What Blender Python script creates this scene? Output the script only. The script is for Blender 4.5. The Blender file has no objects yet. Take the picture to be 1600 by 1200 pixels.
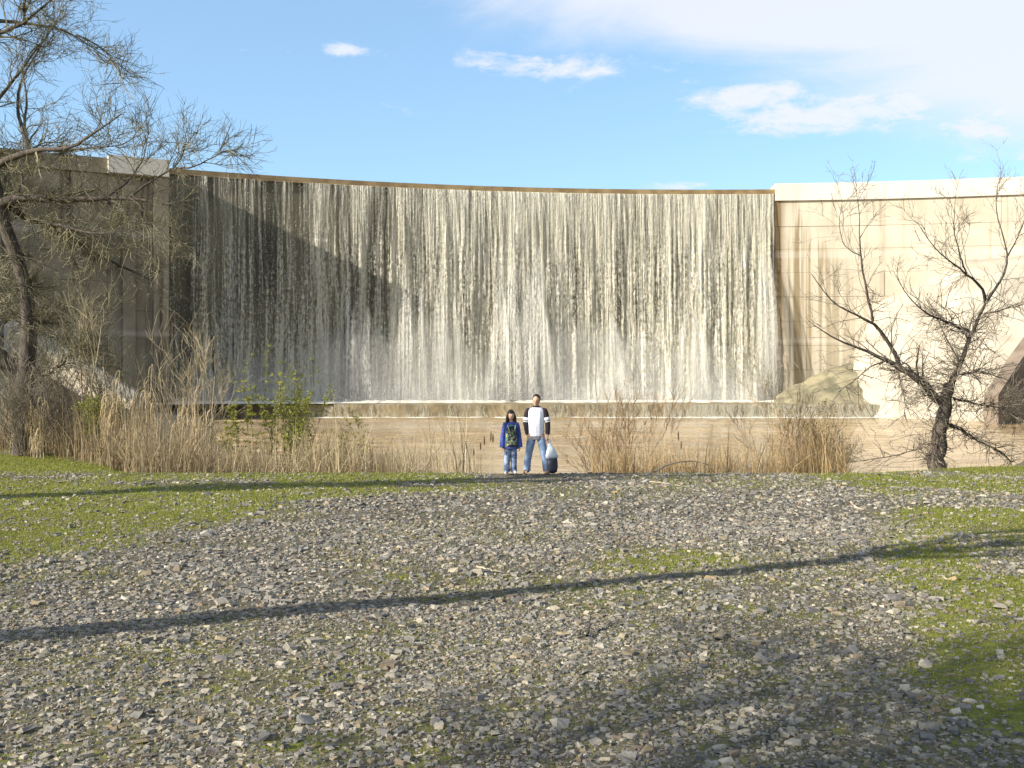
import bpy, bmesh, math
import numpy as np
from mathutils import Vector, Matrix
R_ = math.radians
rng = np.random.default_rng(16)
sc = bpy.context.scene
col = sc.collection

# ------------------------------------------------------------------ camera, world, sun, exposure
F = 1650.0            # focal length in pixels of the 1600 px wide photograph
EYE = 1.6
HOR = 605.0
cam_d = bpy.data.cameras.new('camera'); cam = bpy.data.objects.new('camera', cam_d); col.objects.link(cam)
cam_d.sensor_width = 36.0; cam_d.lens = F / 1600 * 36.0
cam_d.shift_y = (HOR - 600) / 1600
cam_d.clip_start = 0.05; cam_d.clip_end = 6000
cam.location = (0, 0, EYE); cam.rotation_euler = (R_(90), 0, 0)
sc.camera = cam
SUN_EL = R_(25.0)
SD = np.array([0.890, 0.456])                       # horizontal direction the light travels
SUN_AZ = math.atan2(-SD[0], -SD[1])                 # compass angle of the sun, clockwise from +Y
sc.view_settings.view_transform = 'Standard'; sc.view_settings.look = 'None'
sc.view_settings.exposure = 1.0; sc.view_settings.gamma = 1.0
sc.view_settings.use_curve_mapping = False
sc.cycles.use_denoising = True
sc.cycles.use_adaptive_sampling = True
sc.cycles.max_bounces = 6; sc.cycles.transparent_max_bounces = 12; sc.cycles.volume_bounces = 1
sc.cycles.caustics_reflective = False; sc.cycles.caustics_refractive = False

class NT:
    """short hand for building node trees"""
    def __init__(s, tree): s.t = tree; s.n = tree.nodes; s.l = tree.links
    def new(s, typ, **kw):
        nd = s.n.new(typ)
        for k, v in kw.items(): setattr(nd, k, v)
        return nd
    def put(s, sock, v):
        if isinstance(v, bpy.types.NodeSocket): s.l.new(v, sock)
        elif v is not None:
            if hasattr(sock.default_value, '__len__') and isinstance(v, (int, float)): v = (v,) * len(sock.default_value)
            if hasattr(sock.default_value, '__len__') and len(sock.default_value) == 4 and len(v) == 3: v = (*v, 1)
            sock.default_value = v
    def m(s, op, a, b=None, c=None, clamp=False):
        nd = s.new('ShaderNodeMath', operation=op, use_clamp=clamp)
        for i, v in enumerate((a, b, c)):
            if v is not None: s.put(nd.inputs[i], v)
        return nd.outputs[0]
    def vm(s, op, a, b=None):
        nd = s.new('ShaderNodeVectorMath', operation=op)
        s.put(nd.inputs[0], a)
        if b is not None: s.put(nd.inputs[1], b)
        return nd.outputs[0]
    def ss(s, x, lo, hi):
        nd = s.new('ShaderNodeMapRange', interpolation_type='SMOOTHSTEP')
        s.put(nd.inputs[0], x); s.put(nd.inputs[1], lo); s.put(nd.inputs[2], hi)
        return nd.outputs[0]
    def noise(s, vec, scale=1.0, detail=3.0, rough=0.55, dist=0.0):
        nd = s.new('ShaderNodeTexNoise'); s.put(nd.inputs['Vector'], vec)
        s.put(nd.inputs['Scale'], scale); s.put(nd.inputs['Detail'], detail); s.put(nd.inputs['Roughness'], rough); s.put(nd.inputs['Distortion'], dist)
        return nd.outputs[0]
    def mix(s, f, a, b, mode='MIX'):
        nd = s.new('ShaderNodeMix', data_type='RGBA', blend_type=mode)
        s.put(nd.inputs[0], f); s.put(nd.inputs[6], a); s.put(nd.inputs[7], b)
        return nd.outputs[2]
    def sep(s, v):
        nd = s.new('ShaderNodeSeparateXYZ'); s.put(nd.inputs[0], v); return nd.outputs
    def comb(s, x, y, z):
        nd = s.new('ShaderNodeCombineXYZ')
        for i, v in enumerate((x, y, z)): s.put(nd.inputs[i], v)
        return nd.outputs[0]

wd = bpy.data.worlds.new('World'); sc.world = wd; wd.use_nodes = True
w = NT(wd.node_tree); w.n.clear()
sky = w.new('ShaderNodeTexSky', sky_type='NISHITA', sun_disc=False)
sky.sun_elevation = SUN_EL; sky.sun_rotation = SUN_AZ % (2 * math.pi)
sky.altitude = 150; sky.air_density = 1.0; sky.dust_density = 0.6; sky.ozone_density = 2.0
tcw = w.new('ShaderNodeTexCoord').outputs['Generated']
dx, dy, dz = w.sep(tcw)
az = w.m('ARCTAN2', dx, dy); el = w.m('ARCSINE', dz)
def ae(x, y):
    a = math.atan((x - 800) / F); return a, math.atan((HOR - y) / F * math.cos(a))
nvec = w.comb(az, w.m('MULTIPLY', el, 2.6), 0.3)
n1 = w.noise(nvec, 16.0, 7, 0.65, 0.5)
n2 = w.noise(w.comb(az, w.m('MULTIPLY', el, 4.0), 4.3), 3.2, 5, 0.55, 0.8)
n3 = w.noise(w.comb(az, w.m('MULTIPLY', el, 2.2), 9.0), 48.0, 5, 0.65)
tot = None
for (x, y, rx, ry, k) in [(845, 105, 120, 26, .80), (760, 98, 60, 18, .55), (905, 112, 75, 24, .6), (1210, 150, 130, 26, .8), (1310, 172, 170, 36, 1.), (1420, 180, 90, 22, .6), (1560, 190, 100, 28, .95), (1700, 215, 120, 30, .9),
                          (530, 80, 55, 12, .72), (1085, 100, 40, 10, .5), (1095, 126, 42, 9, .5), (1045, 108, 40, 9, .42), (876, 281, 38, 7, .45), (1065, 291, 75, 8, .6), (1560, 235, 90, 16, .45)]:
    a, e = ae(x, y)
    g1 = w.m('POWER', w.m('DIVIDE', w.m('SUBTRACT', az, a), rx / F), 2.0)
    g2 = w.m('POWER', w.m('DIVIDE', w.m('SUBTRACT', el, e), ry / F), 2.0)
    g = w.m('MULTIPLY', w.m('EXPONENT', w.m('MULTIPLY', w.m('ADD', g1, g2), -1.0)), k)
    tot = g if tot is None else w.m('MAXIMUM', tot, g)
cum = w.ss(w.m('ADD', tot, w.m('ADD', w.m('MULTIPLY', w.m('SUBTRACT', n1, 0.5), 2.1), w.m('MULTIPLY', w.m('SUBTRACT', n3, 0.5), 0.8))), 0.30, 0.95)
# the high veil: everything above a slanting line in the sky, uneven, all the way round
line = w.m('SUBTRACT', 0.338, w.m('MULTIPLY', w.m('ADD', w.m('MULTIPLY', az, 0.2), 0.215), az))
line = w.m('MINIMUM', w.m('MAXIMUM', line, 0.16), 0.42)
veil = w.m('ADD', w.m('SUBTRACT', el, line), w.m('ADD', w.m('MULTIPLY', w.m('SUBTRACT', n2, 0.5), 0.13), w.m('MULTIPLY', w.m('SUBTRACT', n1, 0.5), 0.04)))
veil = w.m('MULTIPLY', w.ss(veil, -0.028, 0.05), w.m('SUBTRACT', 1.0, w.m('MULTIPLY', w.ss(el, 0.5, 0.9), 0.7)))
clo = w.m('MAXIMUM', w.m('MULTIPLY', cum, 0.9), w.m('MULTIPLY', veil, 0.86))
clo = w.m('MULTIPLY', clo, w.ss(el, 0.0, 0.05))
skyc = w.mix(1.0, sky.outputs[0], (0.98, 1.08, 1.10), 'MULTIPLY')
skyc = w.mix(0.36, skyc, (1.9, 3.0, 4.2))      # thin high haze
skyc = w.mix(clo, skyc, (4.0, 4.12, 4.55))
bg = w.new('ShaderNodeBackground'); w.put(bg.inputs[0], skyc); w.put(bg.inputs[1], 0.115)
w.l.new(bg.outputs[0], w.new('ShaderNodeOutputWorld').inputs[0])

sun_d = bpy.data.lights.new('sun', 'SUN'); sun = bpy.data.objects.new('sun', sun_d); col.objects.link(sun)
sun_d.energy = 5.0; sun_d.angle = R_(0.53); sun_d.color = (1.0, 0.92, 0.79)
ldir = Vector((SD[0] * math.cos(SUN_EL), SD[1] * math.cos(SUN_EL), -math.sin(SUN_EL)))
sun.rotation_euler = ldir.to_track_quat('-Z', 'Y').to_euler(); sun.location = (-60, -30, 60)

# ------------------------------------------------------------------ helpers
def px(x, y, d): return np.array([(x - 800) / F * d, d, EYE + (HOR - y) / F * d])
def sst(x, a, b):
    t = np.clip((np.asarray(x, float) - a) / (b - a), 0, 1); return t * t * (3 - 2 * t)
_perm = np.random.default_rng(5).random((256, 256))
def vnoise(x, y):
    x = np.asarray(x, float); y = np.asarray(y, float)
    xi = np.floor(x).astype(int); yi = np.floor(y).astype(int); fx = x - xi; fy = y - yi
    fx = fx * fx * (3 - 2 * fx); fy = fy * fy * (3 - 2 * fy)
    g = lambda a, b: _perm[a % 256, b % 256]
    return (g(xi, yi) * (1 - fx) + g(xi + 1, yi) * fx) * (1 - fy) + (g(xi, yi + 1) * (1 - fx) + g(xi + 1, yi + 1) * fx) * fy
def fbm(x, y, o=4):
    s = 0; a = .5; t = 0
    for i in range(o):
        s = s + a * vnoise(x * 2**i + 17.3 * i, y * 2**i + 9.1 * i); t += a; a *= .55
    return s / t
def tag(o, label=None, cat=None, group=None, kind=None):
    for k, v in (('label', label), ('category', cat), ('group', group), ('kind', kind)):
        if v: o[k] = v
    return o
def mesh_np(name, V, Fc, mat=None, parent=None, smooth=False, attrs=None, uv=None):
    """V (n,3); Fc (m,k) array or list of such arrays"""
    V = np.asarray(V, np.float32)
    Fl = [np.asarray(f, np.int32) for f in (Fc if isinstance(Fc, list) else [Fc]) if len(f)]
    me = bpy.data.meshes.new(name)
    me.vertices.add(len(V)); me.vertices.foreach_set('co', V.ravel())
    nl = sum(f.size for f in Fl); npol = sum(len(f) for f in Fl)
    me.loops.add(nl); me.loops.foreach_set('vertex_index', np.concatenate([f.ravel() for f in Fl]))
    st = []; o = 0
    for f in Fl:
        st.append(o + np.arange(len(f)) * f.shape[1]); o += f.size
    me.polygons.add(npol); me.polygons.foreach_set('loop_start', np.concatenate(st).astype(np.int32))
    me.update(calc_edges=True); me.validate()
    me.polygons.foreach_set('use_smooth', np.full(len(me.polygons), bool(smooth)))
    for k, a in (attrs or {}).items():
        a = np.asarray(a, np.float32)
        if a.ndim == 1:
            me.attributes.new(k, 'FLOAT', 'POINT').data.foreach_set('value', a)
        else:
            me.attributes.new(k, 'FLOAT_COLOR', 'POINT').data.foreach_set('color', np.c_[a, np.ones(len(a))].astype(np.float32).ravel())
    if uv is not None:
        li = np.empty(len(me.loops), np.int32); me.loops.foreach_get('vertex_index', li)
        me.uv_layers.new(name='UVMap').data.foreach_set('uv', np.asarray(uv, np.float32)[li].ravel())
    if mat: me.materials.append(mat)
    o = bpy.data.objects.new(name, me); col.objects.link(o)
    if parent is not None: o.parent = parent; o.matrix_parent_inverse = Matrix.Translation(parent.location).inverted()
    return o
def empty(name, loc, label, cat, group=None):
    o = bpy.data.objects.new(name, None); col.objects.link(o); o.location = loc; o.empty_display_size = .2
    return tag(o, label, cat, group)
class MB:
    def __init__(s): s.v = []; s.f = {}; s.n = 0
    def add(s, V, Fs):
        V = np.asarray(V, float); s.v.append(V)
        for f in Fs: s.f.setdefault(len(f), []).append([i + s.n for i in f])
        s.n += len(V)
    def addnp(s, V, Fa):
        s.v.append(np.asarray(V, float)); s.f.setdefault(Fa.shape[1], []).extend((Fa + s.n).tolist()); s.n += len(V)
    def box(s, c, h, rot=0.0):
        c = np.array(c, float); q = np.array([[x, y, z] for z in (-1, 1) for y in (-1, 1) for x in (-1, 1)], float) * np.array(h)
        ca, sa = math.cos(rot), math.sin(rot); q = np.c_[q[:, 0] * ca - q[:, 1] * sa, q[:, 0] * sa + q[:, 1] * ca, q[:, 2]]
        s.add(q + c, [(0, 2, 3, 1), (4, 5, 7, 6), (0, 1, 5, 4), (2, 6, 7, 3), (0, 4, 6, 2), (1, 3, 7, 5)])
    def build(s, name, mat=None, parent=None, smooth=False):
        return mesh_np(name, np.concatenate(s.v), [np.array(v) for v in s.f.values()], mat, parent, smooth)
def tubes(P, Rd, sides=3, caps=False):
    """P (N,K,3) polylines, Rd (N,K) radii -> verts, quads"""
    P = np.asarray(P, float); Rd = np.asarray(Rd, float); N, K, _ = P.shape
    T = np.gradient(P, axis=1); T /= np.linalg.norm(T, axis=2, keepdims=True) + 1e-9
    ref = np.where(np.abs(T[:, :1, 2:3]) > .85, np.array([1., .3, 0]), np.array([0, 0, 1.]))
    A = np.cross(T, np.broadcast_to(ref, T.shape)); A /= np.linalg.norm(A, axis=2, keepdims=True) + 1e-9
    B = np.cross(T, A)
    an = np.arange(sides) * 2 * np.pi / sides
    V = P[:, :, None] + Rd[:, :, None, None] * (A[:, :, None] * np.cos(an)[None, None, :, None] + B[:, :, None] * np.sin(an)[None, None, :, None])
    i = np.arange(N)[:, None, None] * K * sides; k = np.arange(K - 1)[None, :, None] * sides; s = np.arange(sides)[None, None, :]; s2 = (s + 1) % sides
    a = i + k + s; b = i + k + s2
    Q = np.stack([a, b, b + sides, a + sides], -1).reshape(-1, 4)
    return V.reshape(-1, 3), Q
def resample(P, Rd, n):
    P = np.asarray(P, float); t = np.r_[0, np.cumsum(np.linalg.norm(np.diff(P, axis=0), axis=1))]
    u = np.linspace(0, t[-1], n)
    # smooth by Catmull-like interpolation: linear then box filter
    Q = np.stack([np.interp(u, t, P[:, i]) for i in range(3)], 1)
    if n > 4:
        for _ in range(2):
            Q[1:-1] = .25 * Q[:-2] + .5 * Q[1:-1] + .25 * Q[2:]
    return Q, np.interp(u, t, Rd)
def sprout(P, Rd, k, length, spread, up, K=5, tmin=.2, wob=.25, rfac=.55, rmin=.004, lvar=.5, curl=0.0, r=rng):
    """k children for each polyline of P"""
    N = len(P); n = N * k; idx = np.repeat(np.arange(N), k)
    t = tmin + (1 - tmin) * r.random(n) ** .8; f = t * (P.shape[1] - 1); i0 = np.minimum(f.astype(int), P.shape[1] - 2); fr = (f - i0)[:, None]
    S = P[idx, i0] * (1 - fr) + P[idx, i0 + 1] * fr
    r0 = Rd[idx, i0] * (1 - fr[:, 0]) + Rd[idx, i0 + 1] * fr[:, 0]
    T = P[idx, i0 + 1] - P[idx, i0]; T /= np.linalg.norm(T, axis=1, keepdims=True) + 1e-9
    rd = r.normal(size=(n, 3)); rd /= np.linalg.norm(rd, axis=1, keepdims=True)
    D = T + rd * spread + np.array([0, 0, up]); D /= np.linalg.norm(D, axis=1, keepdims=True)
    L = (np.asarray(length)[idx] if np.ndim(length) else length) * (1 - lvar + 2 * lvar * r.random(n)) * (1.15 - .5 * t)
    pts = [S]; cur = D
    for j in range(K - 1):
        cur = cur + r.normal(size=(n, 3)) * wob + np.array([0, 0, curl]); cur /= np.linalg.norm(cur, axis=1, keepdims=True)
        pts.append(pts[-1] + cur * (L / (K - 1))[:, None])
    Pn = np.stack(pts, 1)
    rr = np.maximum(r0 * rfac, rmin)[:, None] * np.linspace(1, .35, K)[None]
    return Pn, np.maximum(rr, rmin * .5), L

# ------------------------------------------------------------------ materials
def base_mat(name):
    m = bpy.data.materials.new(name); m.use_nodes = True; t = NT(m.node_tree); t.n.clear()
    out = t.new('ShaderNodeOutputMaterial'); b = t.new('ShaderNodeBsdfPrincipled'); t.l.new(b.outputs[0], out.inputs[0])
    return m, t, b, out
def pmat(name, c1, c2, scale=4.0, rough=.8, bump=.0, stretch=(1, 1, 1), detail=5, lo=.35, hi=.65, attr=None, spec=.3, bscale=None, bdist=.02):
    m, t, b, out = base_mat(name)
    co = t.new('ShaderNodeTexCoord').outputs['Object']; v = t.vm('MULTIPLY', co, stretch)
    n = t.noise(v, scale, detail); c = t.mix(t.ss(n, lo, hi), c1, c2)
    if attr:
        at = t.new('ShaderNodeAttribute', attribute_name=attr); c = t.mix(1.0, c, at.outputs[0], 'MULTIPLY')
    t.put(b.inputs['Base Color'], c); t.put(b.inputs['Roughness'], rough); t.put(b.inputs['Specular IOR Level'], spec)
    if bump:
        bp = t.new('ShaderNodeBump'); t.put(bp.inputs['Strength'], bump); t.put(bp.inputs['Distance'], bdist)
        t.put(bp.inputs['Height'], t.noise(v, bscale or scale * 4, 6)); t.l.new(bp.outputs[0], b.inputs['Normal'])
    return m
M = {}
M['bark'] = pmat('bark', (.042, .034, .029), (.095, .078, .064), 9, .9, .8, (1, 1, .3))
M['bark_pale'] = pmat('bark_pale', (.30, .25, .18), (.45, .38, .27), 6, .8, .2)
M['twig_olive'] = pmat('twig_olive', (.10, .09, .055), (.22, .195, .12), 1.3, .8)
M['twig_brown'] = pmat('twig_brown', (.14, .115, .09), (.25, .21, .16), 1.5, .8)
M['twig_pale'] = pmat('twig_pale', (.30, .24, .15), (.42, .35, .23), 1.5, .8)
M['twig_red'] = pmat('twig_red', (.25, .165, .09), (.38, .27, .15), 1.5, .8)
M['wet_wall'] = pmat('wet_wall', (.045, .042, .03), (.125, .113, .076), .35, .7, .3, (1, 1, .12), spec=.2)
M['sill'] = pmat('sill', (.17, .115, .055), (.27, .20, .10), .6, .35, .1)
M['apron'] = pmat('apron', (.15, .12, .07), (.27, .215, .125), .5, .5, .2)
M['rock_olive'] = pmat('rock_olive', (.14, .13, .08), (.27, .235, .15), .5, .9, .6, bdist=.15, bscale=1.2)
M['white_conc'] = pmat('white_conc', (.34, .30, .235), (.42, .38, .30), .4, .9, .5, bdist=.08, bscale=1.0)
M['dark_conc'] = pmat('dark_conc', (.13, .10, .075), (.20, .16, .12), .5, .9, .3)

def concrete(name, c1, c2, stain, sx0=None, sx1=None, amount=.6):
    m, t, b, out = base_mat(name)
    co = t.new('ShaderNodeNewGeometry').outputs['Position']; x, y, z = t.sep(co)
    n = t.noise(co, .22, 5); c = t.mix(t.ss(n, .35, .65), c1, c2)
    streak = t.noise(t.comb(t.m('MULTIPLY', x, .9), t.m('MULTIPLY', y, .9), t.m('MULTIPLY', z, .035)), 1.0, 5, .6)
    k = t.m('MULTIPLY', t.ss(streak, .52, .72), amount)
    if sx0 is not None:                                  # heavy run-down stains beside the spillway
        near = t.m('SUBTRACT', 1.0, t.ss(x, sx0, sx1))
        top = t.m('ADD', t.m('MULTIPLY', t.noise(t.comb(t.m('MULTIPLY', x, .8), 0.0, 3.0), 1.0, 2), 22.0), t.m('MULTIPLY', near, 12.0))
        low = t.ss(t.m('SUBTRACT', top, z), 0.0, 3.0)
        st2 = t.noise(t.comb(t.m('MULTIPLY', x, 1.5), t.m('MULTIPLY', y, .2), t.m('MULTIPLY', z, .02)), 1.0, 4, .6)
        k = t.m('MAXIMUM', k, t.m('MULTIPLY', t.m('MULTIPLY', t.ss(st2, .42, .56), low), t.m('ADD', t.m('MULTIPLY', near, .9), .05)))
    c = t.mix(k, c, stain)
    if sx0 is not None: c = t.mix(t.m('MULTIPLY', t.m('SUBTRACT', 1.0, t.ss(t.m('ADD', x, t.m('MULTIPLY', streak, 1.6)), 31.4, 32.8)), .85), c, (.15, .095, .04))
    lift = t.noise(t.comb(0.0, 0.0, z), .5, 2); c = t.mix(t.m('MULTIPLY', t.ss(lift, .55, .7), .25), c, (.7, .66, .6))
    t.put(b.inputs['Base Color'], c); t.put(b.inputs['Roughness'], .9); t.put(b.inputs['Specular IOR Level'], .2)
    bp = t.new('ShaderNodeBump'); t.put(bp.inputs['Strength'], .4); t.put(bp.inputs['Distance'], .03)
    t.put(bp.inputs['Height'], t.noise(co, 2.5, 6)); t.l.new(bp.outputs[0], b.inputs['Normal'])
    return m
M['conc_right'] = concrete('conc_right', (.45, .40, .31), (.54, .49, .39), (.22, .17, .095), 31.0, 44.0, .6)
M['conc_cap'] = concrete('conc_cap', (.55, .51, .44), (.62, .58, .5), (.35, .29, .2), amount=.3)
M['conc_left_shade'] = concrete('conc_left_shade', (.16, .135, .095), (.25, .215, .155), (.03, .022, .013), amount=.95)  # base colour darkened to deepen the left wall's shade, stains on top

def water_fall_mat(name, seed, dens, tint, edge=False):
    m, t, b, out = base_mat(name)
    uv = t.new('ShaderNodeUVMap').outputs[0]; u, v, _ = t.sep(uv)
    du = t.m('MULTIPLY', t.m('SUBTRACT', t.noise(t.comb(t.m('MULTIPLY', u, .25), t.m('MULTIPLY', v, .12), seed), 1.0, 2), .5), 1.2)
    uu = t.m('ADD', u, du)
    big = t.noise(t.comb(t.m('MULTIPLY', uu, .55), t.m('MULTIPLY', v, .018), seed), 1.0, 3, .55)
    mid = t.noise(t.comb(t.m('MULTIPLY', uu, 2.3), t.m('MULTIPLY', v, .05), seed + 3), 1.0, 3, .6)
    fine = t.noise(t.comb(t.m('MULTIPLY', u, 6.5), t.m('MULTIPLY', v, .16), seed + 7), 1.0, 2, .6)
    grain = t.noise(t.comb(t.m('MULTIPLY', u, 4.2), t.m('MULTIPLY', v, 1.9), seed + 11), 1.0, 3, .7)
    fall = t.m('SUBTRACT', 1.0, t.ss(v, 0.0, 24.0))                    # 0 at the lip, 1 at the foot
    gk = t.m('MULTIPLY', t.m('ADD', t.m('MULTIPLY', t.ss(fall, .02, .3), .55), .1), t.m('SUBTRACT', grain, .5))
    T = t.m('ADD', t.m('ADD', t.m('MULTIPLY', big, .55), t.m('MULTIPLY', mid, .75)), t.m('MULTIPLY', fine, .45))
    T = t.m('ADD', t.m('ADD', T, gk), t.m('MULTIPLY', t.ss(fall, .55, 1.0), .10))
    T = t.m('SUBTRACT', T, t.m('MULTIPLY', t.m('SUBTRACT', 1.0, t.ss(u, 4.0, 34.0)), .19))      # shade put into the alpha: sheet thinned towards the left end
    a = t.ss(T, .86 - dens, 1.24 - dens)
    a = t.m('MULTIPLY', a, t.new('ShaderNodeAttribute', attribute_name='edge').outputs['Fac'] if edge else .93)
    c = t.mix(t.ss(grain, .3, .7), tuple(.86 * k for k in tint), tint)
    df = t.new('ShaderNodeBsdfDiffuse'); t.put(df.inputs[0], c)
    tl = t.new('ShaderNodeBsdfTranslucent'); t.put(tl.inputs[0], c)
    gl = t.new('ShaderNodeBsdfGlossy'); t.put(gl.inputs[0], (.9, .9, .9)); t.put(gl.inputs['Roughness'], .35)
    bp = t.new('ShaderNodeBump'); t.put(bp.inputs['Strength'], .9); t.put(bp.inputs['Distance'], .25)
    t.put(bp.inputs['Height'], t.m('ADD', t.m('MULTIPLY', mid, 1.2), t.m('ADD', fine, t.m('MULTIPLY', grain, .9))))
    for nd in (df, gl): t.l.new(bp.outputs[0], nd.inputs['Normal'])
    m1 = t.new('ShaderNodeMixShader'); t.put(m1.inputs[0], .30); t.l.new(df.outputs[0], m1.inputs[1]); t.l.new(tl.outputs[0], m1.inputs[2])
    m2 = t.new('ShaderNodeMixShader'); t.put(m2.inputs[0], .06); t.l.new(m1.outputs[0], m2.inputs[1]); t.l.new(gl.outputs[0], m2.inputs[2])
    tr = t.new('ShaderNodeBsdfTransparent')
    m3 = t.new('ShaderNodeMixShader'); t.put(m3.inputs[0], a); t.l.new(tr.outputs[0], m3.inputs[1]); t.l.new(m2.outputs[0], m3.inputs[2])
    t.l.new(m3.outputs[0], out.inputs[0]); t.n.remove(b)
    return m
M['fall_a'] = water_fall_mat('fall_a', 1.0, .26, (.62, .59, .46))
M['fall_b'] = water_fall_mat('fall_b', 21.0, .06, (.84, .81, .69))
M['fall_c'] = water_fall_mat('fall_c', 33.0, .20, (.90, .88, .78), True)
m, t, b, out = base_mat('spray'); t.put(b.inputs['Base Color'], (.88, .87, .82)); t.put(b.inputs['Roughness'], .5); M['spray'] = m
m, t, b, out = base_mat('foam'); t.put(b.inputs['Base Color'], (.66, .62, .53)); t.put(b.inputs['Roughness'], .6); M['foam'] = m

m, t, b, out = base_mat('muddy_water')
co = t.new('ShaderNodeTexCoord').outputs['Object']
n = t.noise(t.vm('MULTIPLY', co, (.05, .16, 1)), 1.0, 4)
t.put(b.inputs['Base Color'], t.mix(t.ss(n, .35, .65), (.34, .235, .12), (.44, .32, .18)))
t.put(b.inputs['Roughness'], .12); t.put(b.inputs['IOR'], 1.33); t.put(b.inputs['Specular IOR Level'], .5)
h = t.m('ADD', t.noise(t.vm('MULTIPLY', co, (.55, 1.5, 1)), 1.0, 4, .6, .4), t.m('MULTIPLY', t.noise(t.vm('MULTIPLY', co, (2.2, 5.0, 1)), 1.0, 3, .6), .35))
bp = t.new('ShaderNodeBump'); t.put(bp.inputs['Strength'], .5); t.put(bp.inputs['Distance'], .08); t.put(bp.inputs['Height'], h); t.l.new(bp.outputs[0], b.inputs['Normal'])
M['water'] = m

m, t, b, out = base_mat('ground_soil')
co = t.new('ShaderNodeTexCoord').outputs['Object']
gr = t.new('ShaderNodeAttribute', attribute_name='grass').outputs['Fac']
n = t.noise(co, 1.2, 6); f = t.noise(co, 38.0, 5, .7); f2 = t.noise(co, 11.0, 5, .7)
soil = t.mix(t.ss(n, .35, .65), (.085, .072, .048), (.135, .118, .085))
soil = t.mix(t.ss(f, .5, .68), soil, (.21, .195, .165)); soil = t.mix(t.ss(f, .46, .30), soil, (.045, .04, .032))
green = t.mix(t.ss(f2, .35, .65), (.095, .115, .016), (.20, .205, .04))
gk = t.ss(t.m('ADD', gr, t.m('ADD', t.m('MULTIPLY', t.m('SUBTRACT', f2, .5), .8), t.m('MULTIPLY', t.m('SUBTRACT', f, .5), .6))), .38, .72)
t.put(b.inputs['Base Color'], t.mix(gk, soil, green)); t.put(b.inputs['Roughness'], .95); t.put(b.inputs['Specular IOR Level'], .15)
bp = t.new('ShaderNodeBump'); t.put(bp.inputs['Strength'], .8); t.put(bp.inputs['Distance'], .03)
t.put(bp.inputs['Height'], t.m('ADD', f, f2)); t.l.new(bp.outputs[0], b.inputs['Normal'])
M['ground'] = m
M['stone'] = pmat('stone', (.80, .80, .80), (1.15, 1.12, 1.08), 22, .85, .5, attr='tint', bdist=.01, bscale=60)
m, t, b, out = base_mat('blade')
c = t.new('ShaderNodeAttribute', attribute_name='tint').outputs[0]; t.put(b.inputs['Base Color'], c); t.put(b.inputs['Roughness'], .7); t.put(b.inputs['Specular IOR Level'], .2)
tl = t.new('ShaderNodeBsdfTranslucent'); t.put(tl.inputs[0], c)
ms = t.new('ShaderNodeMixShader'); t.put(ms.inputs[0], .3); t.l.new(b.outputs[0], ms.inputs[1]); t.l.new(tl.outputs[0], ms.inputs[2]); t.l.new(ms.outputs[0], out.inputs[0])
M['blade'] = m

# ------------------------------------------------------------------ the ground
WATER_Z = -1.6
def yc(x): return 23.0 + 8.5 * sst(-np.asarray(x, float), 8.0, 13.0) + 2.2 * sst(x, 7.0, 12.0)
def gz(x, y):
    x = np.asarray(x, float); y = np.asarray(y, float)
    near = yc(x) - y
    left = (-12.5 - np.maximum(y - 30, 0) * .30) - x; right = x - (16.0 + np.maximum(y - 28, 0) * .62)
    d = np.maximum(near, np.where(y > 20, np.maximum(left, right), near))
    far = sst(y, 128, 142)
    z = -.27 * np.clip(y, -20, 24) / 22.8
    z = z + np.where(d < 0, np.maximum(d * .27, -3.0), 0)
    side = np.maximum(left, right)
    z = z + np.minimum(.36 * np.maximum(side - 4, 0), 12) * sst(y, 34, 75)
    z = np.where(far > 0, np.maximum(z, far * 19.0 - 3.0), z)
    z = z + .07 * (fbm(x * .35, y * .35) - .5) * sst(d, -1, 1) + .035 * (fbm(x * 1.6 + 7, y * 1.6) - .5)
    return z
def grass_d(x, y):
    x = np.asarray(x, float); y = np.asarray(y, float)
    n = fbm(x * .55 + 3, y * .55 + 8, 5); n2 = fbm(x * 2.1 + 31, y * 2.1, 4) * (.25 + 1.5 * fbm(x * 7.0 + 3, y * 7.0 + 60, 3))
    g = 1.0 * sst(-x + .35 * (y - 14), 1.5, 6.0) * sst(y, 6.0, 10.0)           # green left side
    g = np.maximum(g, 1.0 * sst(y, 17.0, 19.5) * sst(-x, -1.5, 3.0))           # strip before the reeds
    g = np.maximum(g, .62 * np.exp(-((x - 1.0) / 2.6)**2 - ((y - 10.6) / 1.0)**2))
    g = np.maximum(g, .9 * sst(x - .30 * (y - 6), 1.7, 3.0) * sst(y, 4.4, 6.0))  # right edge
    g = np.maximum(g, 1.0 * sst(y, 20.2, 22.0) * sst(x, 3.0, 7.0))             # strip on the right crest
    g = np.maximum(g, .30 + 0 * x)
    g = g * (1 - .85 * np.exp(-((x - 3.2) / 2.8)**2 - ((y - 14.5) / 3.0)**2)) * (1 - .5 * np.exp(-((x + 1.5) / 2.5)**2 - ((y - 15) / 3.0)**2))
    return np.clip(g * (.40 + 1.05 * sst(n, .28, .58)) * (.65 + .95 * n2) - .05, 0, 1)
def axis(a, b, step, far, grow=1.22):
    c = np.arange(a, b + 1e-6, step); out = list(c); s = step; v = b
    while v < far[1]: s *= grow; v += s; out.append(v)
    s = step; v = a; pre = []
    while v > far[0]: s *= grow; v -= s; pre.append(v)
    return np.array(pre[::-1] + out)
gx = axis(-14.5, 14.5, .10, (-900, 900)); gy = axis(3.2, 26.0, .09, (-500, 1500))
X, Y = np.meshgrid(gx, gy); Z = gz(X, Y)
nx, ny = len(gx), len(gy); ii = np.arange(nx - 1)[None] + nx * np.arange(ny - 1)[:, None]
Q = np.stack([ii, ii + 1, ii + nx + 1, ii + nx], -1).reshape(-1, 4)
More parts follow.
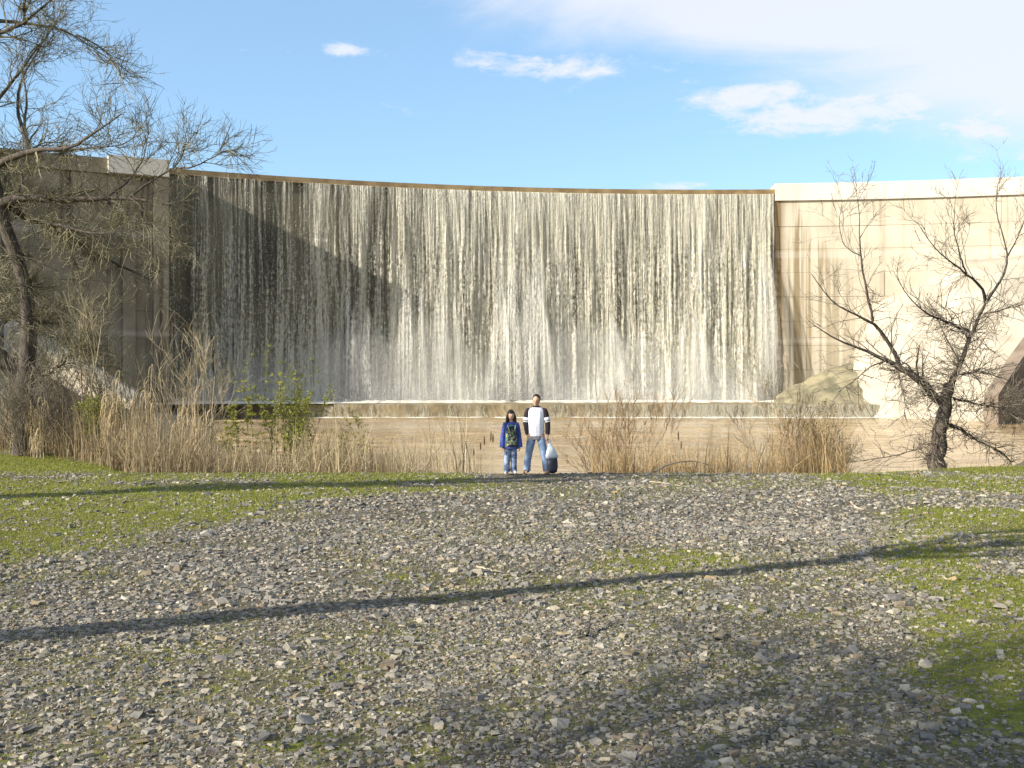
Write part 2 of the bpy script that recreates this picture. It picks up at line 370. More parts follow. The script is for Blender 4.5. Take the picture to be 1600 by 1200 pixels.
gd = grass_d(X, Y); gd = np.where((Y > 34), .45 * fbm(X * .2, Y * .2), gd)
g = mesh_np('ground', np.c_[X.ravel(), Y.ravel(), Z.ravel()], Q, M['ground'], smooth=True, attrs={'grass': gd.ravel()})
tag(g, 'gravelly river bank with patches of short green grass', kind='structure')
# the muddy pool
rows = [24.5]
while rows[-1] < 112: rows.append(rows[-1] + .10 + (rows[-1] - 24) * .0042)
rows = np.array(rows + [131.0]); cols = np.r_[-75, np.arange(-42, 62, .5), 95]
X, Y = np.meshgrid(cols, rows)
Zw = (fbm(X * .55 + .15 * Y, Y * 1.5, 3) - .5) * .17 + (fbm(X * .16, Y * .42 + 40, 2) - .5) * .12
Zw *= 1.5 * (.4 + 1.2 * fbm(X * .05, Y * .09 + 3, 2)) * (Y < 109)
nx, ny = len(cols), len(rows); ii = np.arange(nx - 1)[None] + nx * np.arange(ny - 1)[:, None]
tag(mesh_np('pool_water', np.c_[X.ravel(), Y.ravel(), (WATER_Z + Zw).ravel()], np.stack([ii, ii + 1, ii + nx + 1, ii + nx], -1).reshape(-1, 4), M['water'], smooth=True), 'brown muddy pool of rippled water below the dam', kind='structure')

# ------------------------------------------------------------------ the dam (an arch, hollow side to the camera)
CX, CY, RAD = 22.0, -22.5, 144.7
CREST = 24.4
def arc(X, r): th = math.asin((X - CX) / RAD); return CX + r * math.sin(th), CY + r * math.cos(th)
def arc_block(mb, X0, X1, r0, r1, z0, z1, n=None):
    n = n or max(2, int(abs(X1 - X0) / 1.5)); xs = np.linspace(X0, X1, n)
    p = []
    for x in xs:
        for r, z in ((r0, z0), (r0, z1), (r1, z1), (r1, z0)):
            a, b_ = arc(x, r); p.append((a, b_, z))
    fs = []
    for i in range(n - 1):
        for k in range(4): fs.append((i * 4 + k, i * 4 + (k + 1) % 4, i * 4 + 4 + (k + 1) % 4, i * 4 + 4 + k))
    fs += [(3, 2, 1, 0), (n * 4 - 4, n * 4 - 3, n * 4 - 2, n * 4 - 1)]
    mb.add(p, fs)
XL, XR = -36.2, 30.3
dam = empty('arch_dam', (0, 122, 0), 'tall curved concrete dam with the water pouring over its middle', 'dam')
def dpart(name, mat, *blocks):
    mb = MB()
    for bl in blocks: arc_block(mb, *bl)
    return mb.build(name, mat, dam)
dpart('spillway_wall', M['wet_wall'], (XL, XR, RAD, RAD + 4, -4, CREST - .62))
dpart('crest_sill', M['sill'], (XL, XR, RAD - .35, RAD + 4.2, CREST - .6, CREST))
# right hand wall: lifts of concrete, block by block
joints = [30.32, 42.5, 54.8, 67.0, 80.0]
lifts = [-3, .9, 3.6, 6.4, 9.2, 12.0, 14.8, 17.5, 20.1, 23.05]
for i in range(len(joints) - 1):
    for k in range(len(lifts) - 1):
        off = float(rng.uniform(-.03, .04)) - .25
        dpart('concrete_panel', M['conc_right'], (joints[i] + .008, joints[i + 1] - .008, RAD + off, RAD + 4, lifts[k] + .012, lifts[k + 1] - .012))
dpart('wall_core', M['conc_right'], (30.4, 79.8, RAD + .02, RAD + 3.9, -3, 23.0))
for i in range(len(joints) - 1):
    dpart('parapet', M['conc_cap'], (joints[i] + (0 if i == 0 else .015), joints[i + 1] - .015, RAD - .55 + .02 * i, RAD + 4.4, 23.06, 25.02 + .02 * (i % 2)))
# left hand wall
liftl = [*lifts[:-1], 22.55]
jl = [-82, -73, -64, -55, -48, -41.6, -36.22]
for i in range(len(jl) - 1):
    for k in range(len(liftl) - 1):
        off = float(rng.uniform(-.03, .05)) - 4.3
        dpart('concrete_panel', M['conc_left_shade'], (jl[i] + .02, jl[i + 1] - .012, RAD + off, RAD + 4, liftl[k] + .012, liftl[k + 1] - .012))
    dpart('parapet', M['conc_left_shade'] if i != 5 else M['conc_cap'], (jl[i] + .015, jl[i + 1] - .015, RAD - (5.2 if i == 5 else 4.55), RAD + 4.4, 22.56, 24.25 - (.0 if i == 5 else .2)))
dpart('wall_core', M['conc_left_shade'], (-81.5, -36.3, RAD - 4.1, RAD + 3.9, -3, 22.5))
dpart('pier', M['conc_left_shade'], (-37.6, -36.25, RAD - 4.9, RAD - 4.36, -3, 22.5))
dpart('pier', M['conc_left_shade'], (-40.3, -39.2, RAD - 4.8, RAD - 4.36, -3, 21.5))
# apron at the foot of the falls with its front step
mb = MB(); xs = np.linspace(-38, 44, 60)
p = []
for x in xs:
    yb = arc(min(max(x, -60), 60), RAD)[1] + .5
    p += [(x, 110, -4), (x, 110, -.22), (x, 110.6, -.18), (x, yb, .02), (x, yb, -4)]
mb.add(p, [(i * 5 + k, i * 5 + k + 1, i * 5 + 6 + k, i * 5 + 5 + k) for i in range(59) for k in range(4)] + [(4, 3, 2, 1, 0), tuple(59 * 5 + k for k in range(5))])
mb.build('apron', M['apron'], dam)

# the falling water: two uneven curtains, spurts, spray
def curtain(name, mat, X0, X1, off0, off1, amp, seed, nu=760, nv=56, z1=.05):
    th0, th1 = math.asin((X0 - CX) / RAD), math.asin((X1 - CX) / RAD)
    u = np.linspace(0, (th1 - th0) * RAD, nu); f = np.linspace(0, 1, nv)
    U, Fv = np.meshgrid(u, f); z = (CREST - .55) + (z1 - CREST + .55) * Fv
    rid = (fbm(U * 1.1 + seed, Fv * 1.0 + seed, 3) - .5) * 1.4 + (fbm(U * 3.3 + seed, Fv * 2.2 + 5, 2) - .5) * .7
    rid = rid + (fbm(U * 2.0, Fv * 22 + seed, 3) - .5) * .5 * sst(Fv, .1, .6)
    r = RAD - (off0 + (off1 - off0) * np.sqrt(Fv)) - amp * rid * sst(Fv, -.05, .35)
    TH = th0 + U / RAD
    V = np.c_[(CX + r * np.sin(TH)).ravel(), (CY + r * np.cos(TH)).ravel(), z.ravel()]
    ii = np.arange(nu - 1)[None] + nu * np.arange(nv - 1)[:, None]
    Q = np.stack([ii, ii + nu, ii + nu + 1, ii + 1], -1).reshape(-1, 4)
    return mesh_np(name, V, Q, mat, None, True, uv=np.c_[U.ravel(), z.ravel()])
fall = curtain('waterfall', M['fall_a'], XL + .05, XR - .15, .38, .9, .55, 2.0)
tag(fall, 'wide curtain of white water falling over the curved dam', 'waterfall', kind='structure')
def under(o, parent): o.parent = parent; o.matrix_parent_inverse = parent.matrix_world.inverted(); return o
under(curtain('water_curtain', M['fall_b'], XL + .4, XR - .25, .55, 1.7, .8, 40.0), fall)
# spurts where the sheet hits a ledge in the face
def spurt(pxx, pyy, n, width, out, seed):
    r = np.random.default_rng(seed); d0 = 119.5
    c = px(pxx, pyy, d0); z0 = c[2]; K = 9
    t = np.linspace(0, 1, K)[None, :]
    T = math.sqrt(2 * max(z0, 1) / 9.8)
    vx = r.normal(0, width, (n, 1)) / T; vy = -(1.4 + np.abs(r.normal(0, out, (n, 1)))) / T
    zs = z0 + 2.5 - 7.0 * r.random((n, 1)); zs = np.minimum(zs, 23.2) ; x0 = c[0] + r.normal(0, .55, (n, 1))
    x = x0 + vx * t * T; y0 = np.array([arc(v, RAD - 1.3)[1] for v in x0[:, 0]])[:, None]
    y = y0 + vy * t * T; zz = zs - (zs - .05) * (.35 * t + .65 * t * t)
    P = np.stack([x, y, zz], -1); W = (.22 + .45 * r.random((n, 1))) * (.35 + 1.3 * t)
    V = np.stack([P - np.stack([W, 0 * W, 0 * W], -1), P - np.stack([0 * W, .15 * W, 0 * W], -1), P + np.stack([W, .3 * W, 0 * W], -1)], 2).reshape(-1, 3)
    i = (np.arange(n)[:, None] * K * 3 + 3 * np.arange(K - 1)[None])[..., None] + np.arange(2)
    Q = np.stack([i, i + 3, i + 4, i + 1], -1).reshape(-1, 4)
    uvu = np.stack([P[..., 0] - W, P[..., 0], P[..., 0] + W], -1).reshape(-1); uvv = np.stack([zz, zz, zz], -1).reshape(-1)
    ed = np.sin(np.pi * np.clip(t * .9 + .06, 0, 1)) ** .8 * r.uniform(.2, .8, (n, 1)); ed = np.stack([0 * ed, ed, 0 * ed], -1).reshape(-1); EDGE.append(ed)
    return V, Q, np.c_[uvu * 1.6 + 40, uvv * 1.0 - 3]
EDGE = []
VV, QQ, UU = [], [], []; o_ = 0
for a in [(797, 400, 26, .9, .7, 1), (825, 455, 30, 1.1, .6, 2), (790, 470, 22, 1.2, .5, 21), (838, 380, 12, .6, .3, 3), (555, 440, 16, .9, .5, 4), (575, 520, 9, .8, .4, 5), (395, 283, 9, .15, .3, 6), (700, 450, 9, .8, .4, 7), (1195, 400, 22, .3, .5, 8), (640, 400, 12, .7, .4, 9), (518, 295, 8, .25, .3, 10), (1090, 500, 14, 1.0, .4, 12), (960, 520, 10, .9, .4, 13)]:
    v, q, u = spurt(*a); VV.append(v); QQ.append(q + o_); UU.append(u); o_ += len(v)
sp = under(mesh_np('spurt', np.concatenate(VV), np.concatenate(QQ), M['fall_c'], None, True, uv=np.concatenate(UU), attrs={'edge': np.concatenate(EDGE)}), fall); sp['kind'] = 'stuff'
def tets(P, S, r):
    b = np.array([[1, 1, 1], [1, -1, -1], [-1, 1, -1], [-1, -1, 1]], float); n = len(P)
    q = r.normal(size=(n, 3, 3)); q, _ = np.linalg.qr(q)
    V = P[:, None] + np.einsum('kj,nij->nki', b, q) * S[:, None, None] * .6
    i = np.arange(n)[:, None] * 4
    return V.reshape(-1, 3), np.concatenate([i + np.array([k]) for k in ((0, 1, 2), (0, 2, 3), (0, 3, 1), (1, 3, 2))])
r = np.random.default_rng(77); n = 24000
Xs = r.uniform(XL + .5, XR - .3, n); f = r.beta(1.3, 1.0, n)
clump = fbm(Xs * .9 + 5, f * 9, 3); keep = r.random(n) < .25 + 1.6 * sst(clump, .42, .7); Xs = Xs[keep]; f = f[keep]
n2 = 18000; Xs = np.r_[Xs, r.uniform(XL + .5, XR - .3, n2)]; f = np.r_[f, 1 - np.abs(r.normal(0, .07, n2))]
f = np.clip(f, .02, 1); zz = CREST - .2 - (CREST - .3) * f + 0
rr = RAD - (.5 + 1.5 * np.sqrt(f) + np.abs(r.normal(0, 1, len(f))) * (.25 + 1.6 * sst(f, .75, 1.0)))
th = np.arcsin((Xs - CX) / RAD)
P = np.c_[CX + rr * np.sin(th), CY + rr * np.cos(th), np.maximum(zz, .08)]
V, Q = tets(P, r.uniform(.012, .034, len(P)), r)
sp = under(mesh_np('spray', V, Q, M['spray']), fall); sp['kind'] = 'stuff'
# foam at the foot of the falls and along the foot of the step, thin sheet over the step
def strip(name, mat, x0, x1, yf, w, z, seed, n=300):
    xs = np.linspace(x0, x1, n); ww = w * (.35 + 1.1 * fbm(xs * .8 + seed, xs * 0 + seed, 4))
    yb = np.array([yf(x) for x in xs]); hh = .03 + .14 * fbm(xs * 2.2, xs * 0 + seed, 3)
    V = np.stack([np.c_[xs, yb + .3, z + 0 * xs], np.c_[xs, yb - ww * .45, z + hh], np.c_[xs, yb - ww, z - (.16 if w > 2 else -.004) + 0 * xs]], 1).reshape(-1, 3)
    i = np.arange(n - 1)[:, None] * 3 + np.arange(2)[None]; Q = np.stack([i, i + 1, i + 4, i + 3], -1).reshape(-1, 4)
    return under(mesh_np(name, V, Q, mat, None, True), fall)
strip('foam', M['foam'], XL + 1, XR + .5, lambda x: arc(x, RAD)[1] - 1.4, 4.5, .06, 3)['kind'] = 'stuff'
strip('foam', M['foam'], -24, 41, lambda x: 109.95, .9, WATER_Z + .01, 8)['kind'] = 'stuff'
xs = np.linspace(-37, 41, 420); hs = np.linspace(0, 1, 8); A, B = np.meshgrid(xs, hs)
rd = .12 + .28 * fbm(A * 1.4, B * 1.2, 3)
V = np.c_[A.ravel(), (110 - rd * np.sqrt(B) - .02).ravel(), (-.2 - 1.42 * B).ravel()]
ii = np.arange(419)[None] + 420 * np.arange(7)[:, None]
under(mesh_np('step_cascade', V, np.stack([ii, ii + 420, ii + 421, ii + 1], -1).reshape(-1, 4), M['fall_a'], None, True, uv=np.c_[A.ravel() * 1.5, (B * -14 + 17).ravel()]), fall)
# drifting mist along the foot: three nested lumpy banks of even thin spray
mm = bpy.data.materials.new('mist'); mm.use_nodes = True; t = NT(mm.node_tree); t.n.clear(); out = t.new('ShaderNodeOutputMaterial')
vs = t.new('ShaderNodeVolumeScatter'); t.put(vs.inputs['Color'], (.97, .97, .97)); t.put(vs.inputs['Density'], .07); t.put(vs.inputs['Anisotropy'], .2)
t.l.new(vs.outputs[0], out.inputs['Volume'])
VV, QQ, o_ = [], [], 0
for (h0, dr, sd) in ((2.2, 3.2, 1), (4.5, 4.2, 5), (8.0, 5.2, 9)):
    n = 90; xs = np.linspace(XL + .6 + .2 * sd, XR - .4 - .15 * sd, n); hh = h0 * (.35 + 1.2 * fbm(xs * .22 + sd, xs * 0 + sd, 3)) * np.sin(np.linspace(.12, np.pi - .12, n)) ** .35
    sec = []
    for x, h_ in zip(xs, hh):
        sec += [(*arc(x, RAD - .7), .12), (*arc(x, RAD - .7), h_), (*arc(x, RAD - .7 - dr * .55), h_ * .75), (*arc(x, RAD - .7 - dr), .12)]
    i = np.arange(n - 1)[:, None] * 4; k = np.arange(4)[None]; k2 = (k + 1) % 4
    Q = np.stack([i + k, i + k2, i + 4 + k2, i + 4 + k], -1).reshape(-1, 4)
    VV.append(np.array(sec)); QQ.append(np.concatenate([Q, [[3, 2, 1, 0], [n * 4 - 4, n * 4 - 3, n * 4 - 2, n * 4 - 1]]]) + o_); o_ += n * 4
mist = mesh_np('mist', np.concatenate(VV), np.concatenate(QQ), mm)
tag(mist, 'thin pale mist drifting at the foot of the waterfall', 'mist', kind='stuff')

# ------------------------------------------------------------------ concrete and rock beside the falls
def ruled(name, top, foot, mat, label, cat, bump, seed, n=60, m_=26, bulge=0.0):
    T, _ = resample(np.array(top), np.ones(len(top)), n); Ft, _ = resample(np.array(foot), np.ones(len(foot)), n)
    s = np.linspace(0, 1, m_)[:, None, None]; G = T[None] * (1 - s) + Ft[None] * s
    u, v = np.meshgrid(np.linspace(0, 8, n), np.linspace(0, 4, m_))
    dsp = (fbm(u * 1.3 + seed, v * 1.5 + seed, 4) - .5) * bump + bulge * np.sin(np.pi * s[:, :, 0])
    G = G + dsp[..., None] * np.array([-.25, -.85, .45])
    ii = np.arange(n - 1)[None] + n * np.arange(m_ - 1)[:, None]
    Q = np.stack([ii, ii + n, ii + n + 1, ii + 1], -1).reshape(-1, 4)
    B = G + np.array([.6, 3.0, -1.5]); Q2 = Q[:, ::-1] + n * m_            # a solid lump: back face and rim
    rim = np.r_[np.arange(n), n * np.arange(1, m_) + n - 1, (m_ - 1) * n + np.arange(n - 2, -1, -1), n * np.arange(m_ - 2, 0, -1)]
    r2 = np.roll(rim, -1); Q3 = np.stack([rim, r2, r2 + n * m_, rim + n * m_], -1)
    o = mesh_np(name, np.concatenate([G.reshape(-1, 3), B.reshape(-1, 3)]), np.concatenate([Q, Q2, Q3]), mat, None, True)
    return tag(o, label, cat)
ruled('concrete_slope', [px(1335, 548, 118), px(1375, 470, 118), px(1440, 442, 117.5), px(1500, 408, 117), px(1600, 400, 115.5), px(1760, 395, 112)],
      [px(1330, 655, 112), px(1390, 657, 108), px(1440, 657, 106), px(1500, 658, 103), px(1575, 662, 99), px(1760, 670, 95)],
      M['white_conc'], 'sloping mass of pale concrete against the right wall of the dam', 'concrete slope', 1.3, 3, bulge=.5)
ruled('rock_mound', [px(1213, 618, 119), px(1245, 600, 119), px(1290, 578, 118), px(1330, 566, 117), px(1365, 580, 116)],
      [px(1213, 634, 112.5), px(1250, 634, 112), px(1300, 634, 111.5), px(1345, 634, 111.5), px(1385, 640, 111)],
      M['rock_olive'], 'olive brown rock mound at the foot of the stained wall beside the falls', 'rock', 1.0, 11, 44, 16, .5)
# dark wing wall on the right, its top rising away from the pool
mb = MB(); p0 = np.array([41.9, 91.0]); dr = np.array([.8, .6]); nr = np.array([-.6, .8])
pts = []
for (tt, zt) in ((0, .95), (4.5, 4.5), (16, 12.8)):
    for s in (0, 1.3):
        q = p0 + dr * tt + nr * s; pts += [(q[0], q[1], -3), (q[0], q[1], zt)]
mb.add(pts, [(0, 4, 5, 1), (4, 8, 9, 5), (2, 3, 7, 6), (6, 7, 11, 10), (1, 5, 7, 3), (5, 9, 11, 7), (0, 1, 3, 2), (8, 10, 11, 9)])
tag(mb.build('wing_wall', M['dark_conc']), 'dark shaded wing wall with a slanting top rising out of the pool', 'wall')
# pale sloping kerb on the left bank
a, b2 = px(15, 503, 97), px(212, 622, 92)
mb = MB(); pts = []
for q in (a, b2):
    for (oy, oz) in ((-1.1, -2.5), (-1.1, -.35), (0.9, .35), (2.0, .35), (2.0, -2.5)): pts.append((q[0], q[1] + oy, q[2] + oz))
mb.add(pts, [(k, k + 1, k + 6, k + 5) for k in range(4)] + [(4, 0, 5, 9), (4, 3, 2, 1, 0), (5, 6, 7, 8, 9)])
tag(mb.build('concrete_ramp', M['white_conc']), 'pale concrete ramp slanting down the left bank towards the pool', 'ramp')

# ------------------------------------------------------------------ gravel, stones, grass
def pix_ground(x, y):
    d = 10.0
    for _ in range(30):
        X = (x - 800) / F * d; d = (EYE - float(gz(X, d))) * F / (y - HOR)
        d = min(d, 40)
    X = (x - 800) / F * d
    return np.array([X, d, float(gz(X, d))])
def in_view(n, y0, y1, r, m_=.6, pw=2.0):
    """points spread evenly over the wedge of ground in view between two distances"""
    y = np.sqrt(r.random(n) * (y1**2 - y0**2) + y0**2); x = (r.random(n) * 2 - 1) * (y * 800 / F * 1.05 + m_)
    return x, y
CUBE = np.array([[x, y, z] for z in (-1, 1) for y in (-1, 1) for x in (-1, 1)], float)
CF = np.array([(0, 2, 3, 1), (4, 5, 7, 6), (0, 1, 5, 4), (2, 6, 7, 3), (0, 4, 6, 2), (1, 3, 7, 5)])
PAL = .70 * np.array([1.05, 1.0, .90]) * np.array([[.20, .20, .205], [.26, .26, .255], [.33, .32, .295], [.15, .155, .165], [.38, .355, .30], [.30, .26, .19], [.46, .44, .40], [.24, .20, .16]])
def rocks(P, S, r, flat=.42):
    n = len(P); c = CUBE[None] * (1 + r.normal(0, .2, (n, 8, 1))) + r.normal(0, .2, (n, 8, 3))
    top = (CUBE[:, 2] > 0)[None, :, None]; c = np.where(top, c * np.r_[.72, .72, 1.][None, None], c)
    sc_ = np.c_[S * r.uniform(.7, 1.5, n), S * r.uniform(.55, 1.1, n), S * flat * r.uniform(.5, 1.3, n)] * .5
    c = c * sc_[:, None]
    a = r.random(n) * 2 * np.pi; tx = r.normal(0, .3, n); ca, sa = np.cos(a), np.sin(a)
    y1 = c[..., 1] * np.cos(tx)[:, None] - c[..., 2] * np.sin(tx)[:, None]; z1 = c[..., 1] * np.sin(tx)[:, None] + c[..., 2] * np.cos(tx)[:, None]
    V = np.stack([c[..., 0] * ca[:, None] - y1 * sa[:, None], c[..., 0] * sa[:, None] + y1 * ca[:, None], z1], -1) + P[:, None]
    return V
r = np.random.default_rng(8)
PX, PS = [], []
for (n, y0, y1, s0, sg) in ((66000, 3.9, 8.0, .0165, .48), (52000, 8.0, 14.0, .025, .46), (36000, 14.0, 23.6, .036, .42)):
    x, y = in_view(n, y0, y1, r); gk = grass_d(x, y); patch = fbm(x * .8 + 50, y * .8, 3)
    keep = r.random(n) > np.clip(.95 * gk ** 1.4, 0, .72); keep &= r.random(n) < .6 + 1.0 * sst(patch, .33, .55)
    x, y = x[keep], y[keep]; s = s0 * np.exp(r.normal(0, sg, len(x))); s = np.where((np.abs(x - .28) < .7) & (y > 20.8), np.minimum(s, .022), s)
    PX.append(np.c_[x, y, gz(x, y) + s * .10]); PS.append(s)
P = np.concatenate(PX); S = np.clip(np.concatenate(PS), .010, .10)
V = rocks(P, S, r); n = len(P)
tint = PAL[r.choice(len(PAL), n, p=[.2, .2, .16, .14, .1, .07, .06, .07])] * r.uniform(.75, 1.2, (n, 1))
Q = (np.arange(n)[:, None, None] * 8 + CF[None]).reshape(-1, 4)
gv = mesh_np('gravel', V.reshape(-1, 3), Q, M['stone'], attrs={'tint': np.repeat(tint, 8, 0)})
tag(gv, 'loose grey angular gravel strewn over the bank', 'gravel', kind='stuff')
# larger stones, each its own thing; alike ones share a mesh
kinds = [('dark slate grey', [.085, .088, .095], .30), ('mid grey', [.17, .17, .16], .34), ('pale grey', [.33, .32, .285], .22), ('tan', [.29, .22, .12], .14)]
STM = {}
for kn, c_, pr in kinds:
    for v in range(5):
        q = r.normal(size=(17, 3)); q /= np.linalg.norm(q, axis=1, keepdims=True); q *= np.array([.5, .36, .24]) * r.uniform(.8, 1.2, 3); q[:, 2] = np.clip(q[:, 2], -.2, .13 + .07 * r.random())
        bm = bmesh.new(); [bm.verts.new(k_) for k_ in q]; hull = bmesh.ops.convex_hull(bm, input=bm.verts)
        bmesh.ops.delete(bm, geom=list({e for e in hull['geom_interior'] + hull['geom_unused'] if isinstance(e, bmesh.types.BMVert)}), context='VERTS')
        bmesh.ops.bevel(bm, geom=bm.edges[:], offset=.02, segments=1, affect='EDGES')
        o_me = bpy.data.meshes.new('stone'); bm.to_mesh(o_me); bm.free()
        o_me.attributes.new('tint', 'FLOAT_COLOR', 'POINT').data.foreach_set('color', np.tile(np.r_[c_, 1], len(o_me.vertices)).astype(np.float32))
        o_me.materials.append(M['stone']); STM[kn, v] = o_me
def stone(P, s, kn, v, rz, label, group=None):
    o = bpy.data.objects.new('stone', STM[kn, v]); col.objects.link(o)
    o.location = P; o.scale = (s, s, s); o.rotation_euler = (r.normal(0, .12), r.normal(0, .12), rz)
    return tag(o, label, 'stone', group)
named = [(1370, 972, 16, 'tan', 'yellowish tan block of stone lying on gravel beside a dark stone'), (222, 731, 20, 'pale grey', 'rounded white boulder at the grassy edge before the dry reeds'), (315, 1127, 30, 'tan', 'flat orange tan stone lying alone in the grey gravel'),
         (480, 1127, 44, 'mid grey', 'long flat grey slab tilted in the gravel'), (325, 836, 30, 'pale grey', 'large pale stone at the edge of the grassy patch'), (1490, 905, 26, 'tan', 'brown pointed stone standing in the shaded grass'),
         (1348, 868, 26, 'pale grey', 'smooth pale rounded stone in the shaded grass'), (1110, 905, 24, 'tan', 'dark brown stone on the edge of the long branch shadow'), (1010, 753, 18, 'pale grey', 'whitish block of stone on the crest of the bank'), (1200, 1033, 30, 'mid grey', 'flat grey slab beside a black stone in the gravel'),
         (1240, 1028, 24, 'dark slate grey', 'black angular stone beside a flat grey slab'), (1335, 1018, 28, 'mid grey', 'blocky grey stone with a dark shaded side'), (505, 967, 22, 'dark slate grey', 'blue grey stone on open gravel below the long branch shadow'), (262, 1186, 20, 'pale grey', 'small pale greenish stone by itself on dark gravel'), (612, 853, 16, 'dark slate grey', 'lone black stone in pale gravel above the long branch shadow')]
for i, (x, y, wpx, kn, lb) in enumerate(named):
    p = pix_ground(x, y); s = wpx / F * p[1]
    stone(p + np.array([0, 0, s * .06]), s, kn, i % 5, r.random() * 6, lb)
x, y = in_view(330, 4.6, 22.0, r, -.2); gk = grass_d(x, y)
keep = np.where(r.random(330) > gk * .6)[0][:270]
for i in keep:
    k = r.choice(4, p=[q[2] for q in kinds]); kn = kinds[k][0]; s = float(np.clip(.042 * np.exp(r.normal(0, .35)) * (.75 + .06 * y[i]), .03, .17))
    stone((x[i], y[i], float(gz(x[i], y[i])) + s * .05), s, kn, int(r.integers(5)), r.random() * 6,
          {'dark slate grey': 'dark slate grey chunk among the gravel', 'mid grey': 'mid grey angular chunk among the gravel', 'pale grey': 'pale whitish chunk among the gravel', 'tan': 'tan brown chunk among the gravel'}[kn], kn + ' stones scattered on the bank')
# short grass
def blades(P, H, W, lean, tint, r, K=2):
    """curved blades: (n) roots -> tapering ribbons of K segments"""
    n = len(P); a = r.random(n) * 2 * np.pi; d = np.c_[np.cos(a), np.sin(a), 0 * a]; sd = np.c_[-np.sin(a), np.cos(a), 0 * a]
    b_ = r.random(n) * 2 * np.pi; sd = np.c_[np.cos(b_), np.sin(b_), 0 * b_]
    vs_ = []
    for k in range(K + 1):
        t_ = k / K; c = P + d * (lean * H * t_**2)[:, None] + np.array([0, 0, 1.]) * (H * (t_ - .25 * np.clip(lean, 0, 2) * t_**2))[:, None]
        wk = W * (1 - t_ * .9)
        if k < K: vs_ += [c - sd * wk[:, None] * .5, c + sd * wk[:, None] * .5]
        else: vs_ += [c]
    V = np.stack(vs_, 1); m_ = V.shape[1]; i = np.arange(n)[:, None] * m_
    Q = np.concatenate([i + np.array([[2 * k, 2 * k + 1, 2 * k + 3, 2 * k + 2]]) for k in range(K - 1)]) if K > 1 else np.zeros((0, 4), int)
    T = i + np.array([[2 * K - 2, 2 * K - 1, 2 * K]])
    return V.reshape(-1, 3), [Q, T], np.repeat(tint, m_, 0)
GV, GT, GC = [], [], []; o_ = 0
for (n, y0, y1, h, w_) in ((80000, 3.9, 9.0, .026, .005), (110000, 9.0, 15.0, .032, .009), (120000, 15.0, 31.0, .045, .016)):
    x, y = in_view(n, y0, y1, r); gk = grass_d(x, y); k = r.random(n) < 1.5 * np.clip(gk - .10, 0, 1); x, y = x[k], y[k]
    k = y < yc(x) + .8; x, y = x[k], y[k]; n = len(x)
    t_ = np.array([.10, .125, .018])[None] * (1 - (f := r.random((n, 1)))) + np.array([.27, .27, .055])[None] * f
    t_ = np.where(r.random((n, 1)) < .12, np.array([[.30, .25, .14]]), t_)
    v, q, c = blades(np.c_[x, y, gz(x, y) - .004], h * r.uniform(.5, 1.5, n), w_ * r.uniform(.7, 1.4, n), r.uniform(.1, 1.0, n), t_, r, 1)
    GV.append(v); GT.append(q[1] + o_); GC.append(c); o_ += len(v)
tag(mesh_np('short_grass', np.concatenate(GV), np.concatenate(GT), M['blade'], attrs={'tint': np.concatenate(GC)}), 'short bright green grass growing in patches on the bank', 'grass', kind='stuff')

# ------------------------------------------------------------------ trees and shrubs
def one(parts, name, mat, parent, sides):
    """parts: list of (P,R) batches -> one mesh"""
    V, Q, o_ = [], [], 0
    for P, Rd in parts:
        v, q = tubes(P, Rd, sides); V.append(v); Q.append(q + o_); o_ += len(v)
    o = mesh_np(name, np.concatenate(V), np.concatenate(Q), mat, parent, sides > 3)
    if name in ('twigs', 'stems', 'stalks'): o['kind'] = 'stuff'
    return o
def limb_mesh(P, Rd, name, mat, parent, n=14, sides=9, seed=0):
    Q, rr = resample(P, Rd, n); rn = np.random.default_rng(seed + 100)
    Q[1:-1] += rn.normal(0, 1, (n - 2, 3)) * np.minimum(rr[1:-1, None] * .3, .03)
    v, q = tubes(Q[None], rr[None], sides)
    k = np.repeat(rr, sides)[:, None]; c = np.repeat(Q, sides, 0); v = c + (v - c) * (1 + rn.normal(0, .05, (len(v), 1)))
    mesh_np(name, v, [q, np.array([[(n - 1) * sides + i for i in range(sides)]])], mat, parent, True)
    return Q, rr
